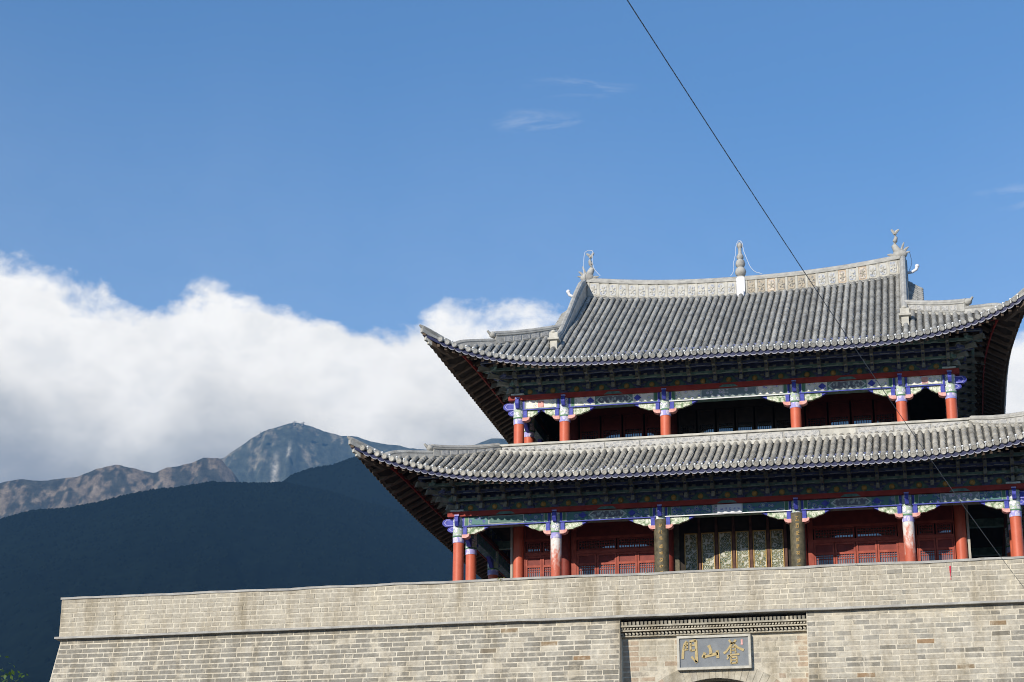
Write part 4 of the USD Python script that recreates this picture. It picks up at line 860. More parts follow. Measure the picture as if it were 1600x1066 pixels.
ZRL, ZRU = -0.16, 3.905
for i, x in enumerate(XL): column(x, 0.0, FL, .56, ZRL, mat='peeling' if i in (1, 4) else 'red')
for i, x in enumerate(XU): column(x, E1, 2.5, 4.64, ZRU)
for x in (-8.18, 8.18):
    for y in (1.60, 4.6, 8.6, 11.6, 13.2): column(x, y, FL, .56, ZRL, front=False)
for x in (-6.641, 6.641):
    for y in (2.92, 5.3, 7.9, 10.28, 11.75): column(x, y, 2.5, 4.64, ZRU, front=False)
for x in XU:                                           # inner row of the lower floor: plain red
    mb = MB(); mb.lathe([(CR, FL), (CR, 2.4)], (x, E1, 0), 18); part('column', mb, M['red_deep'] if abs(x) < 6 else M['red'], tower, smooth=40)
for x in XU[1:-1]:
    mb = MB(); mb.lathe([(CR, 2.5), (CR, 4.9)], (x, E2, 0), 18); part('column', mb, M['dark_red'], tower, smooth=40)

# ---- painted beams with their panels, brackets in the corners
def panel(poly, y, mat, parent, name='painted_panel', t=.018):
    mb = MB(); mb.prism(poly, y - t, y + .002); return part(name, mb, M[mat], parent)


def rect(a, b, c, d): return [(a, c), (b, c), (b, d), (a, d)]


def beam(x0, x1, y, zb_, zt, kind, pale=False, small=False):
    """Beam between two column centres, front face at y - 0.13."""
    a, b = x0 + CR * .8, x1 - CR * .8; mb = MB(); mb.box(a, b, y - .125, y + .12, zb_, zt); bm = part('beam', mb, M['teal'], tower)
    yf = y - .125; H = zt - zb_; sc = 'scroll_pale' if pale else 'scroll'; L = b - a
    for k, (w0, w1, m) in enumerate(((0.02, .08, 'blue'), (.085, .10, 'pale_edge'), (.105, .19, 'green'), (.195, .21, 'pale_edge'))):
        if small and k > 1: break
        panel(rect(a + w0, a + w1, zb_ + .012, zt - .012), yf, m, bm, 'painted_band'); panel(rect(b - w1, b - w0, zb_ + .012, zt - .012), yf, m, bm, 'painted_band')
    e0 = .12 if small else .22
    edge = 'blue' if kind != 'centre' else 'white'
    panel(rect(a + .01, b - .01, zb_ + .002, zb_ + .030), yf - .02, edge, bm, 'beam_edge')
    if small:
        panel(rect(a + e0, b - e0, zb_ + .055, zt - .01), yf, 'scroll_pale', bm); panel(rect((a + b) / 2 - .09, (a + b) / 2 + .09, zb_ + .08, zt - .05), yf - .02, 'pink', bm, 'flower'); return bm
    c0, c1 = (a + L * .30, b - L * .30)
    if kind == 'centre': c0, c1 = (a + L * .38, b - L * .38) if not pale else (a + L * .27, b - L * .27)
    panel(rect(a + e0, c0 - .012, zb_ + .055, zt - .008), yf, sc, bm); panel(rect(c1 + .012, b - e0, zb_ + .055, zt - .008), yf, sc, bm)
    if kind == 'script':
        m = (zb_ + .05 + zt) / 2; o = .16
        panel([(c0, m), (c0 + o, zb_ + .058), (c1 - o, zb_ + .058), (c1, m), (c1 - o, zt - .01), (c0 + o, zt - .01)], yf, 'pale_edge', bm, 'cartouche_edge')
        panel([(c0 + .06, m), (c0 + o + .02, zb_ + .085), (c1 - o - .02, zb_ + .085), (c1 - .06, m), (c1 - o - .02, zt - .035), (c0 + o + .02, zt - .035)], yf - .019, 'script', bm, 'cartouche')
        for cc, sg_ in ((c0 - .16, 1), (c1 + .16, -1)):
            panel([(cc + sg_ * .12, m), (cc, m + H * .32), (cc - sg_ * .12, m), (cc, m - H * .32)], yf - .019, 'blue', bm, 'lozenge')
    else:
        panel(rect(c0, c1, zb_ + .058, zt - .01), yf, 'pale_edge', bm, 'cartouche_edge'); panel(rect(c0 + .03, c1 - .03, zb_ + .08, zt - .03), yf - .019, 'lattice_print' if kind != 'plain' else 'teal_panel', bm, 'cartouche')
    m0 = (a + b) / 2
    panel([(m0 - .30, zt + .004), (m0 - .17, zt + .085), (m0 + .17, zt + .085), (m0 + .30, zt + .004)], yf - .11, 'teal_panel', bm, 'petal_board')
    return bm


def corner_bracket(x, sg_, y, zb_, length, hh):
    """Carved bracket under the beam beside a column: blue block on a pink lotus foot, then a scalloped green and white wing with a blue tip."""
    x0 = x + sg_ * (CR + .005)
    mb = MB(); mb.box(min(x0, x0 + sg_ * .115), max(x0, x0 + sg_ * .115), y - .14, y + .08, zb_ - .235, zb_ + .02); bk = part('corner_bracket', mb, M['blue'], tower)
    mb = MB(); xx = lambda u: x0 + sg_ * u
    poly = [(xx(-.03), zb_ - .235), (xx(.13), zb_ - .235), (xx(.185), zb_ - .20), (xx(.20), zb_ - .25), (xx(.165), zb_ - .31), (xx(.08), zb_ - .345), (xx(-.03), zb_ - .34)]
    mb.prism(poly, y - .15, y + .08); part('lotus_foot', mb, M['pink'], bk)
    n = 26; u = np.linspace(0, 1, n); prof = zb_ - hh * (1 - u ** 1.7) * (1 - .10 * np.abs(np.sin(u * math.pi * 3.0))) - 0.0
    poly = [(xx(.118), zb_ - .004)] + [(xx(.118 + length * t), z_) for t, z_ in zip(u, prof)] 
    k = int(n * .80)
    wing = [(xx(.118), zb_ - .004)] + [(xx(.118 + length * u[i]), prof[i]) for i in range(k)] + [(xx(.118 + length * u[k - 1]), zb_ - .004)]
    tip = [(xx(.118 + length * u[k - 1]), zb_ - .004)] + [(xx(.118 + length * u[i]), prof[i]) for i in range(k - 1, n)]
    mb = MB(); mb.prism(wing, y - .10, y + .02); part('carved_wing', mb, M['queti'], bk)
    mb = MB(); mb.prism(tip, y - .10, y + .02); part('wing_tip', mb, M['blue'], bk)
    # raised curls on the wing
    mb = MB()
    for t, rr in ((.12, .055), (.30, .05), (.47, .042), (.62, .03)):
        zz_ = zb_ - hh * (1 - t ** 1.7) * .48; mb.lathe([(rr, -.01), (rr * .8, .012), (rr * .3, .018)], (0, 0, 0), 9)
        v = mb.v[-2:]; 
        for q in range(2):
            w_ = v[q]; mb.v[len(mb.v) - 2 + q] = np.stack([xx(.118 + length * t) + w_[:, 0], y - .10 - w_[:, 2], zz_ + w_[:, 1]], 1)
        last = mb.v[-1]
    if False: part('curl', mb, M['queti'], bk)

for xs_, y, zb_, zt, pale in ((XL, 0.0, .12, .43, False), (XU, E1, 4.14, 4.47, True)):
    for i in range(5):
        kind = ('lattice', 'script', 'centre', 'script', 'lattice')[i]
        small = pale and i in (0, 4)
        if not pale and i == 0: kind = 'plain'
        beam(xs_[i], xs_[i + 1], y, zb_, zt, kind, pale, small)
        Lb = xs_[i + 1] - xs_[i] - 2 * CR; ln = .52 if small else (.70 if Lb < 3.5 else .74)
        if small: ln = (Lb / 2 - .13)
        corner_bracket(xs_[i], 1, y, zb_, ln, .25); corner_bracket(xs_[i + 1], -1, y, zb_, ln, .25)
    # red plate over the beams, with the paler block over each end
    mb = MB(); mb.box(xs_[0] - .30, xs_[-1] + .30, y - .24, y + .16, zt + .0, zt + .145); pl = part('red_plate', mb, M['red_plate'], tower)
    for sx in (-1, 1):
        mb = MB(); mb.box(sx * abs(xs_[0]) - .20, sx * abs(xs_[0]) + .20, y - .27, y + .13, zt + .149, zt + .20); part('cap_block', mb, M['pale_edge'], pl)
        # painted beam ends that stick out past the corner column
        xo = xs_[0] if sx < 0 else xs_[-1]
        for (l0, l1, z0_, z1_) in ((CR * .7, .50, zb_ + .05, zb_ + .28), (CR * .7, .34, zb_ - .13, zb_ + .03)):
            mm = (z0_ + z1_) / 2; hh = (z1_ - z0_) / 2
            poly = [(xo + sx * l0, z0_), (xo + sx * (l1 - .10), z0_), (xo + sx * (l1 - .02), z0_ + hh * .5), (xo + sx * l1, mm), (xo + sx * (l1 - .03), z1_ - hh * .35), (xo + sx * (l1 - .12), z1_), (xo + sx * l0, z1_)]
            mb = MB(); mb.prism(poly, y - .075, y + .075); ce = part('corner_beam_end', mb, M['blue'], tower)
            cx_ = xo + sx * (l1 - .14) * .75; mb = MB(); mb.prism([(xo + sx * l0, z1_ - .035), (xo + sx * (l1 - .13), z1_ - .035), (xo + sx * (l1 - .13), z1_ - .015), (xo + sx * l0, z1_ - .015)], y - .084, y - .074); mb.prism([(xo + sx * l0, z0_ + .015), (xo + sx * (l1 - .13), z0_ + .015), (xo + sx * (l1 - .13), z0_ + .035), (xo + sx * l0, z0_ + .035)], y - .084, y - .074)
            mb.prism([(xo + sx * (l1 - .13), z0_ + .03), (xo + sx * (l1 - .06), mm), (xo + sx * (l1 - .13), z1_ - .03), (xo + sx * (l1 - .155), z1_ - .03), (xo + sx * (l1 - .085), mm), (xo + sx * (l1 - .155), z0_ + .03)], y - .084, y - .074); part('beam_end_line', mb, M['lilac'], ce)

# side beams and plates
for xs_, ys_, zb_, zt in (((-8.18, 8.18), (0, 1.60, 4.6, 8.6, 11.6, 13.2), .12, .43), ((-6.641, 6.641), (E1, 2.92, 5.3, 7.9, 10.28, 11.75), 4.14, 4.47)):
    for x in xs_:
        for i in range(5):
            mb = MB(); mb.box(x - .12, x + .12, ys_[i] + CR * .8, ys_[i + 1] - CR * .8, zb_, zt); part('beam', mb, M['scroll'], tower)
            for yy_, sg_ in ((ys_[i], 1), (ys_[i + 1], -1)):
                poly = [(yy_ + sg_ * CR, zb_ - .003), (yy_ + sg_ * (CR + .6), zb_ - .003), (yy_ + sg_ * (CR + .35), zb_ - .12), (yy_ + sg_ * (CR + .12), zb_ - .26), (yy_ + sg_ * CR, zb_ - .26)]
                mb = MB(); mb.prism(poly, x - .06, x + .06, axis='x'); part('corner_bracket', mb, M['blue'], tower)
        mb = MB(); mb.box(x - .2, x + .2, ys_[0] + .17, ys_[-1] + .3, zt, zt + .145); part('red_plate', mb, M['dark_red'], tower)
    yb_ = ys_[-1]; mb = MB(); mb.box(xs_[0], xs_[1], yb_ - .12, yb_ + .12, zb_, zt + .14); part('beam', mb, M['scroll'], tower)

# ---- bracket sets under the eaves
def bracket_set(o, outv, alongv, zb_, tiers, step, rise):
    """One set: square block, then tiers of crossed arms stepping out, each arm end carrying a small block."""
    o = np.asarray(o, float); u, a = np.asarray(outv, float), np.asarray(alongv, float); k = np.array([0, 0, 1.0])
    B, G, P, K = MB(), MB(), MB(), MB()
    B.obox(o + k * (zb_ + .06), a * .11, u * .11, k * .06); B.bar(o + k * (zb_ + .10), o + u * step * (tiers - 1) + k * (zb_ + .17 + (tiers - 1) * rise), .05, .06); G.bar(o + u * step + k * (zb_ + .17 + rise), o + u * step * 3 + k * (zb_ + .17 + rise * 3), .05, .06)
    for t in range(tiers):
        zc_ = zb_ + .17 + t * rise; off = u * (step * t)
        half = (.20, .27, .31, .34)[t]
        pr = [(-half, zc_ + .05), (-half, zc_ + .0), (-half * .72, zc_ - .05), (half * .72, zc_ - .05), (half, zc_ + .0), (half, zc_ + .05)]
        R = np.array([[o + off + a * s_ + u * d + k * (z_ - 0) for s_, z_ in pr] for d in (-.042, .042)])
        (B if t % 2 == 0 else G).rings(R)
        P.obox(o + off + a * 0 + u * .044 - k * 0 + k * (zc_ - .046), a * half * .72, u * .003, k * .007); P.obox(o + off + u * .044 + k * (zc_ + .044), a * half * .98, u * .003, k * .006)
        for s_ in (-half * .86, 0, half * .86): P.obox(o + off + a * s_ + k * (zc_ + .078), a * .05, u * .05, k * .024)
        lo, hi = zc_ - .06, zc_ + .055; x0, x1 = -.12, step * (t + 1) + .05
        pr = [(x0, lo), (x1 - .12, lo), (x1 + .06, lo - .055), (x1 + .02, lo + .02), (x1, hi), (x0, hi)]
        R = np.array([[o + u * s_ + a * d + k * z_ for s_, z_ in pr] for d in (-.05, .05)])
        K.rings(R)
    s = part('bracket_set', B, M['navy'], tower, kind=None); part('bracket_arm', G, M['teal'], s); part('bracket_beak', K, M['arm_grey'], s, kind='stuff'); part('bracket_block', P, M['arm_grey'], s, kind='stuff')

def eave_side(o0, alongv, outv, length, zb_, zend, nset, tiers, step, rise, pearls, ends):
    a, u, o0 = np.asarray(alongv, float), np.asarray(outv, float), np.asarray(o0, float); k = np.array([0, 0, 1.0])
    mb = MB(); mb.obox(o0 + a * length / 2 - u * .02 + k * ((zb_ + zend) / 2), a * length / 2, u * .03, k * (zend - zb_) / 2); part('bracket_backing', mb, M['navy'], tower)
    for t in range(1, tiers + 1):
        zc_ = zb_ + .17 + t * rise; ext = step * t
        mb = MB(); mb.obox(o0 + a * length / 2 + u * step * (t - 0) + k * (zc_ + .0), a * (length / 2 + ext), u * .035, k * .04); tm = part('tie_board', mb, M['teal' if t % 2 else 'navy'], tower)
        mb = MB(); mb.obox(o0 + a * length / 2 + u * (step * t + .038) + k * (zc_ - .032), a * (length / 2 + ext), u * .003, k * .006); part('tie_line', mb, M['pale_edge'], tm)
    for x in nset: bracket_set(o0 + a * x, u, a, zb_, tiers, step, rise)
    if pearls:
        for x0_, x1_ in zip(nset[:-1], nset[1:]):
            c = o0 + a * (x0_ + x1_) / 2 + u * .03; w = (x1_ - x0_)
            mb = MB(); R = np.array([[c + a * s_ * w + k * (zb_ + z_) + u * d for s_, z_ in ((-.42, .015), (.42, .015), (.30, .13), (.12, .27), (-.12, .27), (-.30, .13))] for d in (0, .02)]); mb.rings(R); pb = part('flame_board', mb, M['teal_panel'], tower)
            m = MB(); m.ball(c + u * .03 + k * (zb_ + .15), .085, 1, (1, .5, 1.05) if abs(a[0]) > .5 else (.5, 1, 1.05)); part('flame_pearl', m, M['gold'], pb, smooth=True)

def spots(xs_, per):
    out = []
    for i in range(len(xs_) - 1): out += list(np.linspace(xs_[i], xs_[i + 1], per[i] + 1)[:-1])
    return out + [xs_[-1]]
sl = spots(XL, (4, 4, 5, 4, 4)); su = spots(XU, (2, 4, 5, 4, 2))
eave_side((-8.18, 0, 0), (1, 0, 0), (0, -1, 0), 16.36, .575, 1.62, [x + 8.18 for x in sl], 4, .25, .185, True, True)
eave_side((-6.641, E1, 0), (1, 0, 0), (0, -1, 0), 13.282, 4.615, 5.75, [x + 6.641 for x in su], 4, .25, .185, True, True)
syl = spots((0, 1.6, 4.6, 8.6, 11.6, 13.2), (2, 4, 5, 4, 2)); syu = spots((E1, 2.92, 5.3, 7.9, 10.28, 11.75), (2, 3, 3, 3, 2))
for sx in (-1, 1):
    eave_side((sx * 8.18, 0, 0), (0, 1, 0), (sx, 0, 0), 13.2, .575, 1.62, syl[1:12], 4, .25, .185, False, True)
    eave_side((sx * 6.641, E1, 0), (0, 1, 0), (sx, 0, 0), 10.3, 4.615, 5.75, [y - E1 for y in syu[1:10]], 4, .25, .185, False, True)
# diagonal corner arms
for xs_, y, zb_ in ((8.18, 0.0, .575), (6.641, E1, 4.615)):
    for sx in (-1, 1):
        u = unit((sx, -1, 0)); a = unit((1, sx, 0)); bracket_set((sx * xs_, y, 0), u, a, zb_, 4, .36, .185)

# ---- rafters
def rafters(R, roof, axis, sgn, inner, label):
    """Round rafters from the wall to a red fascia, square flying rafters from there to the eave."""
    outm, n0 = [], R.push - .25
    if axis == 'x':
        nX = int(2 * (R.Xn + n0) / .22); us = [(k - (nX - 1) / 2) * .22 for k in range(nX)]
    else:
        nY = int(2 * (R.Q0 + n0) / .42); us = [YC + (k - (nY - 1) / 2) * .42 for k in range(nY)]
    acc = MB()
    for u in us:
        if axis == 'x':
            p = R.Xn - abs(u); y0 = float(R.eave_y(u)) + .06; y1 = min(R.Yn + inner, R.Yn + max(p, -.7) + .0)
            if y1 < y0 + .1: continue
            ym = min(y0 + .62, y1); Pz = lambda y: np.array([u, y, float(R.z(u, y))]); a, m, b = Pz(y0), Pz(ym), Pz(y1)
        else:
            q = R.Q0 - abs(u - YC); x0 = float(R.eave_x(u)) - .06; x1 = max(R.Xn - inner, R.Xn - max(q, -.7))
            if x1 > x0 - .1: continue
            xm = max(x0 - .62, x1); Pz = lambda x: np.array([sgn * x, u, float(R.z(x, u, side=True))]); a, m, b = Pz(x0), Pz(xm), Pz(x1)
        mb = MB(); k = np.array([0, 0, 1.0])
        wr = .085 if axis == 'x' else .15
        mb.bar(a - k * .165, m - k * .165, wr, .10)
        if np.linalg.norm(b - m) > .12: mb.bar(m - k * .235 + (m - a) * .08, b - k * .235, wr, .10)
        if axis == 'y' and ((sgn < 0) or R is UR) and u < YC + 1: part('rafter', mb, M['brown_wood'], roof)
        else: acc.add(*mb.arr())
    if acc.n: part('rafters', acc, M['brown_wood'], roof, kind='stuff')
    # red fascia between the two ranks
    if axis == 'x':
        X = np.linspace(-R.Xn - .1, R.Xn + .1, 120); Y = np.minimum(R.eave_y(X) + .64, R.Yn + np.maximum(R.Xn - np.abs(X), -.2) + .02); C = np.stack([X, Y, R.z(X, Y) - .20], 1)
    else:
        Y = np.linspace(R.Yn - .1, 2 * YC - R.Yn + .1, 120); X = np.maximum(R.eave_x(Y) - .64, R.Xn - np.maximum(R.Q0 - np.abs(Y - YC), -.2) - .02); C = np.stack([sgn * X, Y, R.z(X, Y, side=True) - .20], 1)
    o = np.array([0, .02, 0]) if axis == 'x' else np.array([.02, 0, 0])
    mb = MB(); mb.rings(np.stack([C - o + [0, 0, -.05], C + o + [0, 0, -.05], C + o + [0, 0, .06], C - o + [0, 0, .06]], 1)); part('red_fascia', mb, M['red_plate'], roof)
for R, roof, inn in ((UR, upper, 1.7), (LR, lower, 1.8)):
    rafters(R, roof, 'x', -1, inn, ''); rafters(R, roof, 'y', -1, inn, ''); rafters(R, roof, 'y', 1, inn, '')

# ---- interior: ceilings, core walls
mb = MB()
mb.box(-8.1, 8.1, 0.10, 13.1, 1.05, 1.15); part('gallery_ceiling', mb, M['dark_wood'], tower)
mb = MB(); mb.box(-6.6, 6.6, E1 + .1, 11.7, 4.95, 5.05); part('gallery_ceiling', mb, M['dark_wood'], tower)
mb = MB(); mb.box(-6.9, 6.9, E1 - .15, 11.9, 2.38, 2.48); part('upper_floor', mb, M['dark_wood'], tower)
for sx in (-1, 1):
    mb = MB(); mb.box(sx * 6.86 - .035, sx * 6.86 + .035, E1 - .02, 11.75, FL, 1.04); part('side_wall', mb, M['plaster'], tower)
    mb = MB(); mb.box(sx * 5.3 - .06, sx * 5.3 + .06, E2, 10.3, 2.49, 4.94); part('side_wall', mb, M['dark_wood'], tower)
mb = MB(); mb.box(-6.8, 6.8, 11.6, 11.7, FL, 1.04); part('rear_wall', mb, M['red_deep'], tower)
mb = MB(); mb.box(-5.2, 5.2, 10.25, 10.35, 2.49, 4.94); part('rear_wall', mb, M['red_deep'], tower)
for x in (-7.4, 7.4):                                  # tie beams across the side galleries
    for y in (1.6, 4.6, 8.6):
        mb = MB(); mb.box(x - .7, x + .7, y - .1, y + .1, .50, .75); part('tie_beam', mb, M['teal'], tower)

# ---- doors
def leaf(x0, x1, y, zlo, zhi, ztran, nv, glass, parent_label, gtop, frame='door_red', zg0=None):
    """A door leaf: stiles and rails, glazed lattice field, solid rails above."""
    w = .055; mb = MB()
    mb.box(x0, x0 + w, y - .045, y + .045, zlo, zhi); mb.box(x1 - w, x1, y - .045, y + .045, zlo, zhi)
    for z0_, z1_ in ((gtop, gtop + .07), (zhi - .06, zhi), (zlo, zlo + .4)): mb.box(x0 + w + .001, x1 - w - .001, y - .04, y + .04, z0_, z1_)
    d = part('door_leaf', mb, M[frame], tower)
    mb = MB(); mb.box(x0 + w + .001, x1 - w - .001, y - .012, y + .012, gtop + .071, zhi - .061); part('door_panel', mb, M['red_deep' if frame == 'door_red' else frame], d)
    mb = MB(); mb.box(x0 + w + .001, x1 - w - .001, y + .012, y + .022, zlo + .401, gtop - .001); part('pane', mb, M[glass], d)
    mb = MB(); xs_ = np.linspace(x0 + w, x1 - w, nv + 2)[1:-1]
    for x in xs_: mb.box(x - .0095, x + .0095, y - .018, y + .010, zlo + .401, gtop - .001)
    for dz in (.055, .13): mb.box(x0 + w + .001, x1 - w - .001, y - .014, y + .006, gtop - dz - .010, gtop - dz + .010)
    part('lattice', mb, M[frame], d)


def transom(x0, x1, y, z0_, z1_, n, frame='red_deep'):
    mb = MB(); mb.box(x0, x1, y - .04, y + .04, z0_, z0_ + .05); mb.box(x0, x1, y - .04, y + .04, z1_ - .05, z1_); mb.box(x0, x0 + .05, y - .039, y + .039, z0_ + .05, z1_ - .05); mb.box(x1 - .05, x1, y - .039, y + .039, z0_ + .05, z1_ - .05); t = part('transom', mb, M[frame], tower)
    mb = MB(); mb.box(x0 + .05, x1 - .05, y + .012, y + .022, z0_ + .05, z1_ - .05); part('pane', mb, M['glass'], t)
    mb = MB()
    for x in np.linspace(x0 + .05, x1 - .05, n + 1)[1:-1]: mb.box(x - .012, x + .012, y - .018, y + .010, z0_ + .05, z1_ - .05)
    for z_ in np.arange(z0_ + .05, z1_ - .03, .09)[1:]: mb.box(x0 + .05, x1 - .05, y - .014, y + .006, z_ - .013, z_ + .013)
    part('lattice', mb, M[frame], t)


YD = E1 + .06
for (i, n) in ((0, 2), (1, 4), (3, 4), (4, 2)):
    a, b = XU[i] + CR + .02, XU[i + 1] - CR - .02; jamb = .16 if n == 4 else .03
    mb = MB()
    for s0, s1 in ((a, a + jamb), (b - jamb, b)): mb.box(s0, s1, YD - .06, YD + .06, FL, .95)
    for z0_, z1_ in ((-.50, -.40), (-.05, .03), (.5, .95)): mb.box(a + jamb + .001, b - jamb - .001, YD - .055, YD + .055, z0_, z1_)
    part('door_frame', mb, M['door_red'], tower)
    mb = MB(); mb.box(a + jamb, b - jamb, YD - .01, YD + .01, .03, .5); part('door_board', mb, M['red_deep'], tower)
    w = (b - a - 2 * jamb) / n
    for k in range(n): leaf(a + jamb + k * w + .008, a + jamb + (k + 1) * w - .008, YD, FL, -.505, 0, 6, 'dusty_glass', '', -.86)
    half = (a + b) / 2
    transom(a + jamb + .03, half - .02, YD, -.395, -.055, 14 if n == 4 else 7); transom(half + .02, b - jamb - .03, YD, -.395, -.055, 14 if n == 4 else 7)
# middle bay: six carved and painted panels in gilt frames
a, b = -2 + CR, 2 - CR
mb = MB(); mb.box(a, a + .16, YD - .03, YD + .1, FL, .95); mb.box(b - .16, b, YD - .03, YD + .1, FL, .95); part('door_frame', mb, M['board'], tower)
mb = MB(); mb.box(a + .161, b - .161, YD + .02, YD + .1, FL, .95); part('door_board', mb, M['dark_wood'], tower)
for k in range(6):
    x0 = -1.515 + k * .517; x1 = x0 + .395; mb = MB()
    for q0, q1, z0_, z1_ in ((x0, x0 + .028, -2.6, -.02), (x1 - .028, x1, -2.6, -.02), (x0 + .028, x1 - .028, -.048, -.02), (x0 + .028, x1 - .028, -2.6, -2.57)): mb.box(q0, q1, YD - .045, YD + .02, z0_, z1_)
    d = part('carved_door', mb, M['gold'], tower)
    mb = MB(); mb.box(x0 + .028, x1 - .028, YD - .02, YD + .02, -2.57, -.048); part('flower_panel', mb, M['flower_panel'], d)
    mb = MB(); mb.box(x0, x1, YD - .03, YD + .02, .06, .42); part('head_panel', mb, M['dark_wood'], d)
    mb = MB(); mb.box(x1 + .02, x1 + .10, YD - .05, YD + .02, -2.6, .5); part('door_stile', mb, M['stile'], d)
# upper floor: glazed lattice doors further back
for i in (1, 2, 3):
    a, b = XU[i] + CR + .02, XU[i + 1] - CR - .02; n = 4 if i != 2 else 6; fr = 'dark_red' if i != 2 else 'dark_wood'
    mb = MB(); mb.box(a, b, E2 - .05, E2 + .05, 4.3, 4.94); part('door_board', mb, M[fr], tower)
    w = (b - a) / n
    for k in range(n): leaf(a + k * w + .03, a + (k + 1) * w - .03, E2, 2.49, 4.29, 0, 6, 'glass', '', 3.80, frame=fr)

# ------------------------------------------------------------------ things hung on, leaning on or growing on the buildings
def pseudo_char(mb, cx, cz, s, y, seed):
    """Worn gilt brush marks, too faded to read."""
    r_ = random.Random(seed)
    fx = lambda u: cx + u * s; fz = lambda u, v: cz + v * s
    for _ in range(4):
        v = r_.uniform(-.42, .42); stroke(mb, [(-.38 * r_.uniform(.5, 1), v - .05), (.38 * r_.uniform(.5, 1), v + .04)], .10 * s, y, fx=fx, fz=fz)
    for _ in range(2):
        u = r_.uniform(-.3, .3); stroke(mb, [(u, .42 * r_.uniform(.4, 1)), (u + r_.uniform(-.15, .15), -.42 * r_.uniform(.4, 1))], .10 * s, y, fx=fx, fz=fz)

for x, lab in ((-2.0, 'dark curved couplet board with gilt characters on the column left of the painted doors'), (2.0, 'dark curved couplet board with gilt characters on the column right of the painted doors')):
    cb = thing('couplet_board', lab, 'sign board', (x, 0, -2.4), 'couplet boards beside the painted doors')
    th_ = np.linspace(math.pi * 1.03, math.pi * 1.97, 14); z0_, z1_ = -2.4, .06
    ro, ri = CR + .055, CR + .03
    R = np.array([[(x + ro * math.cos(a), ro * math.sin(a), z) for a in th_] + [(x + ri * math.cos(a), ri * math.sin(a), z) for a in th_[::-1]] for z in (z0_, z1_)])
    mb = MB(); mb.rings(R); part('board', mb, M['board'], cb, smooth=30)
    for k in range(11):
        mb = MB(); pseudo_char(mb, x + .01, -.14 - k * .205, .15, -ro - .006, 100 + k + int(x * 7)); part('character', mb, M['gold'], cb)

bp = thing('beam_plaque', 'small faded white plaque on the middle of the lower front beam', 'plaque', (0.05, -.16, .13))
mb = MB(); mb.box(-.30, .42, -.185, -.150, .14, .41); part('board', mb, M['white'], bp)
mb = MB()
for k in range(5): pseudo_char(mb, -.17 + k * .125, .275, .10, -.189, 40 + k)
part('faded_mark', mb, M['lilac'], bp)

# thin white light cables: round the finial and the two dragons, fairy-light cable on the gourd's right
def cable(label, pts, r=.0075, key='cable_white', name='light_cable', cat='cable'):
    P = np.asarray(pts, float); s = np.linspace(0, 1, len(P)); ss = np.linspace(0, 1, 6 * len(P)); Q = np.stack([np.interp(ss, s, P[:, k]) for k in range(3)], 1)
    ker = np.ones(5) / 5
    for k in range(3): Q[2:-2, k] = np.convolve(Q[:, k], ker, 'valid')
    mb = MB(); mb.tube(Q, r, 6); return single(name, mb, M[key], label, cat, 'thin light cables strung on the roof' if key == 'cable_white' else None, smooth=50)
cable('thin white light cable looped over the gourd finial and drooping to the ridge', [(-.36, 6.45, 10.12), (-.25, 6.42, 10.22), (-.24, 6.40, 10.55), (-.16, 6.42, 10.85), (-.13, 6.45, 11.25), (-.03, 6.5, 11.44), (.09, 6.45, 11.32), (.12, 6.42, 11.0), (.22, 6.40, 10.7), (.32, 6.42, 10.40), (.48, 6.45, 10.20), (.72, 6.47, 10.13)])
cable('thin white light cable looped over the left ridge dragon', [(-5.44, 6.35, 10.45), (-5.43, 6.35, 10.9), (-5.42, 6.38, 11.36), (-5.28, 6.4, 11.45), (-5.10, 6.4, 11.42), (-5.14, 6.38, 11.05), (-5.08, 6.36, 10.72), (-4.86, 6.40, 10.46)])
cable('thin white light cable hanging from the right hip ridge end', [(7.26, .75, 6.10), (7.45, .62, 6.02), (7.62, .45, 5.94), (7.72, .32, 5.90)])
cable('thin dark wire hanging from the right ridge dragon', [(5.68, 6.56, 10.56), (5.72, 6.4, 10.25), (5.74, 6.1, 9.95), (5.62, 5.95, 9.62)], r=.008, key='cord')

# overhead cable crossing in front of the tower down to the wall
A = EYE + ray(980, 0) / np.linalg.norm(ray(980, 0)) * 21.0; Bp = EYE + ray(1592, 908) * ((YP - .03 - EYE[1]) / ray(1592, 908)[1])
ts = np.linspace(-.6, 1, 60); Q = A + (Bp - A) * ts[:, None]; Q[:, 2] -= .21 * 4 * ts * (1 - ts)
mb = MB(); mb.tube(Q, .0062, 7); single('power_cable', mb, M['cable_grey'], 'long dark overhead cable crossing the sky down to the right end of the wall', 'cable', smooth=50)

# red ribbon stuck on the parapet
rib = EYE + ray(1485, 895) * ((YP - .02 - EYE[1]) / ray(1485, 895)[1])
mb = MB(); x, y, z = rib; y = YP - .026
for a, b, w in ((.17, .0, .021), (-.03, -.10, .010), (-.14, -.19, .007)): mb.prism([(x - w, z + a), (x + w, z + a + .02), (x + w * .8, z + b), (x - w * .8, z + b - .01)], y - .006, y + .004)
single('red_ribbon', mb, M['red_mark'], 'narrow red ribbon stuck on the parapet near the right edge', 'ribbon')

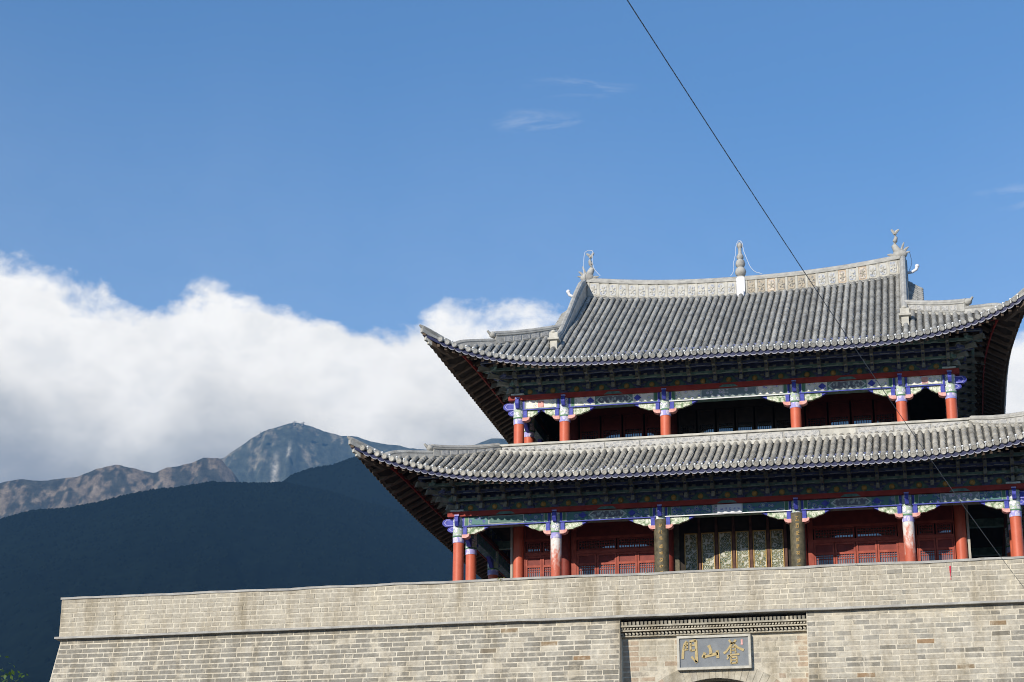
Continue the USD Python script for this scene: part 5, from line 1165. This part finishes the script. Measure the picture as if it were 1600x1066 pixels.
# weeds on the coping
def weed(px, py, size, label, n=26, seed=1):
    c = EYE + ray(px, py) * ((YP - .02 - EYE[1]) / ray(px, py)[1]); r_ = np.random.default_rng(seed); mb = MB(); c = np.array([c[0], YP + .0, ZTOP + .04])
    for _ in range(n):
        a = r_.uniform(0, 2 * math.pi); l = size * r_.uniform(.5, 1.1); d = unit((math.cos(a), math.sin(a) * .5 - .4, r_.uniform(-.5, 1.4))); s = unit(np.cross(d, (0, 1, .2))) * l * .12
        b = c + [r_.uniform(-1, 1) * size * .8, r_.uniform(-.04, .02), -.01]; m = b + d * l * .6; e = b + d * l + [0, 0, -l * .25]
        mb.add([b, m + s, e, m - s], [[0, 1, 2], [0, 2, 3]])
    single('weed_tuft', mb, M['weed'], label, 'weed', 'weed tufts growing on the wall top')
weed(782, 903, .10, 'small green weed tuft on the wall top below the second left column', seed=1)
weed(1012, 890, .05, 'tiny weed tuft on the wall top left of the left couplet board', n=14, seed=2)
weed(1337, 880, .05, 'tiny weed tuft on the wall top below the doors right of the right couplet board', n=14, seed=3)
weed(1535, 875, .06, 'tiny dry weed tuft on the wall top below the dark right end bay', n=14, seed=4)

# young tree at the lower left: only its top leaves reach the frame
tc = EYE + ray(-38, 1084) / np.linalg.norm(ray(-38, 1084)) * 46.0
tb = np.array([tc[0] - .3, tc[1], -ZO])
tree = thing('tree', 'young leafy tree whose top leaves show at the lower left edge', 'tree', tb)
mb = MB(); trunk = np.array([tb, tb + (tc - tb) * .35 + [.1, 0, 0], tb + (tc - tb) * .7 + [-.08, .1, 0], tc]); mb.tube(trunk, [.16, .12, .09, .03], 9)
r_ = np.random.default_rng(12); ends = []
for k in range(26):
    t = r_.uniform(.45, 1); b = tb + (tc - tb) * t; a = r_.uniform(0, 2 * math.pi); l = r_.uniform(.7, 1.5) * (1.25 - t * .5); e = b + np.array([math.cos(a) * l, math.sin(a) * l, l * r_.uniform(.3, .9)]); mb.tube([b, (b + e) / 2 + [0, 0, .08], e], [.035, .022, .008], 5); ends.append(e)
part('trunk', mb, M['bark'], tree, smooth=50)
mb = MB()
for e in ends:
    for _ in range(130):
        c = e + r_.normal(0, .30, 3); d = unit(r_.normal(0, 1, 3) + [0, 0, .2]); s = unit(np.cross(d, r_.normal(0, 1, 3))); l = r_.uniform(.09, .17)
        mb.add([c, c + d * l * .5 + s * l * .28, c + d * l, c + d * l * .5 - s * l * .28], [[0, 1, 2], [0, 2, 3]])
part('crown', mb, M['leaf'], tree, kind='stuff')
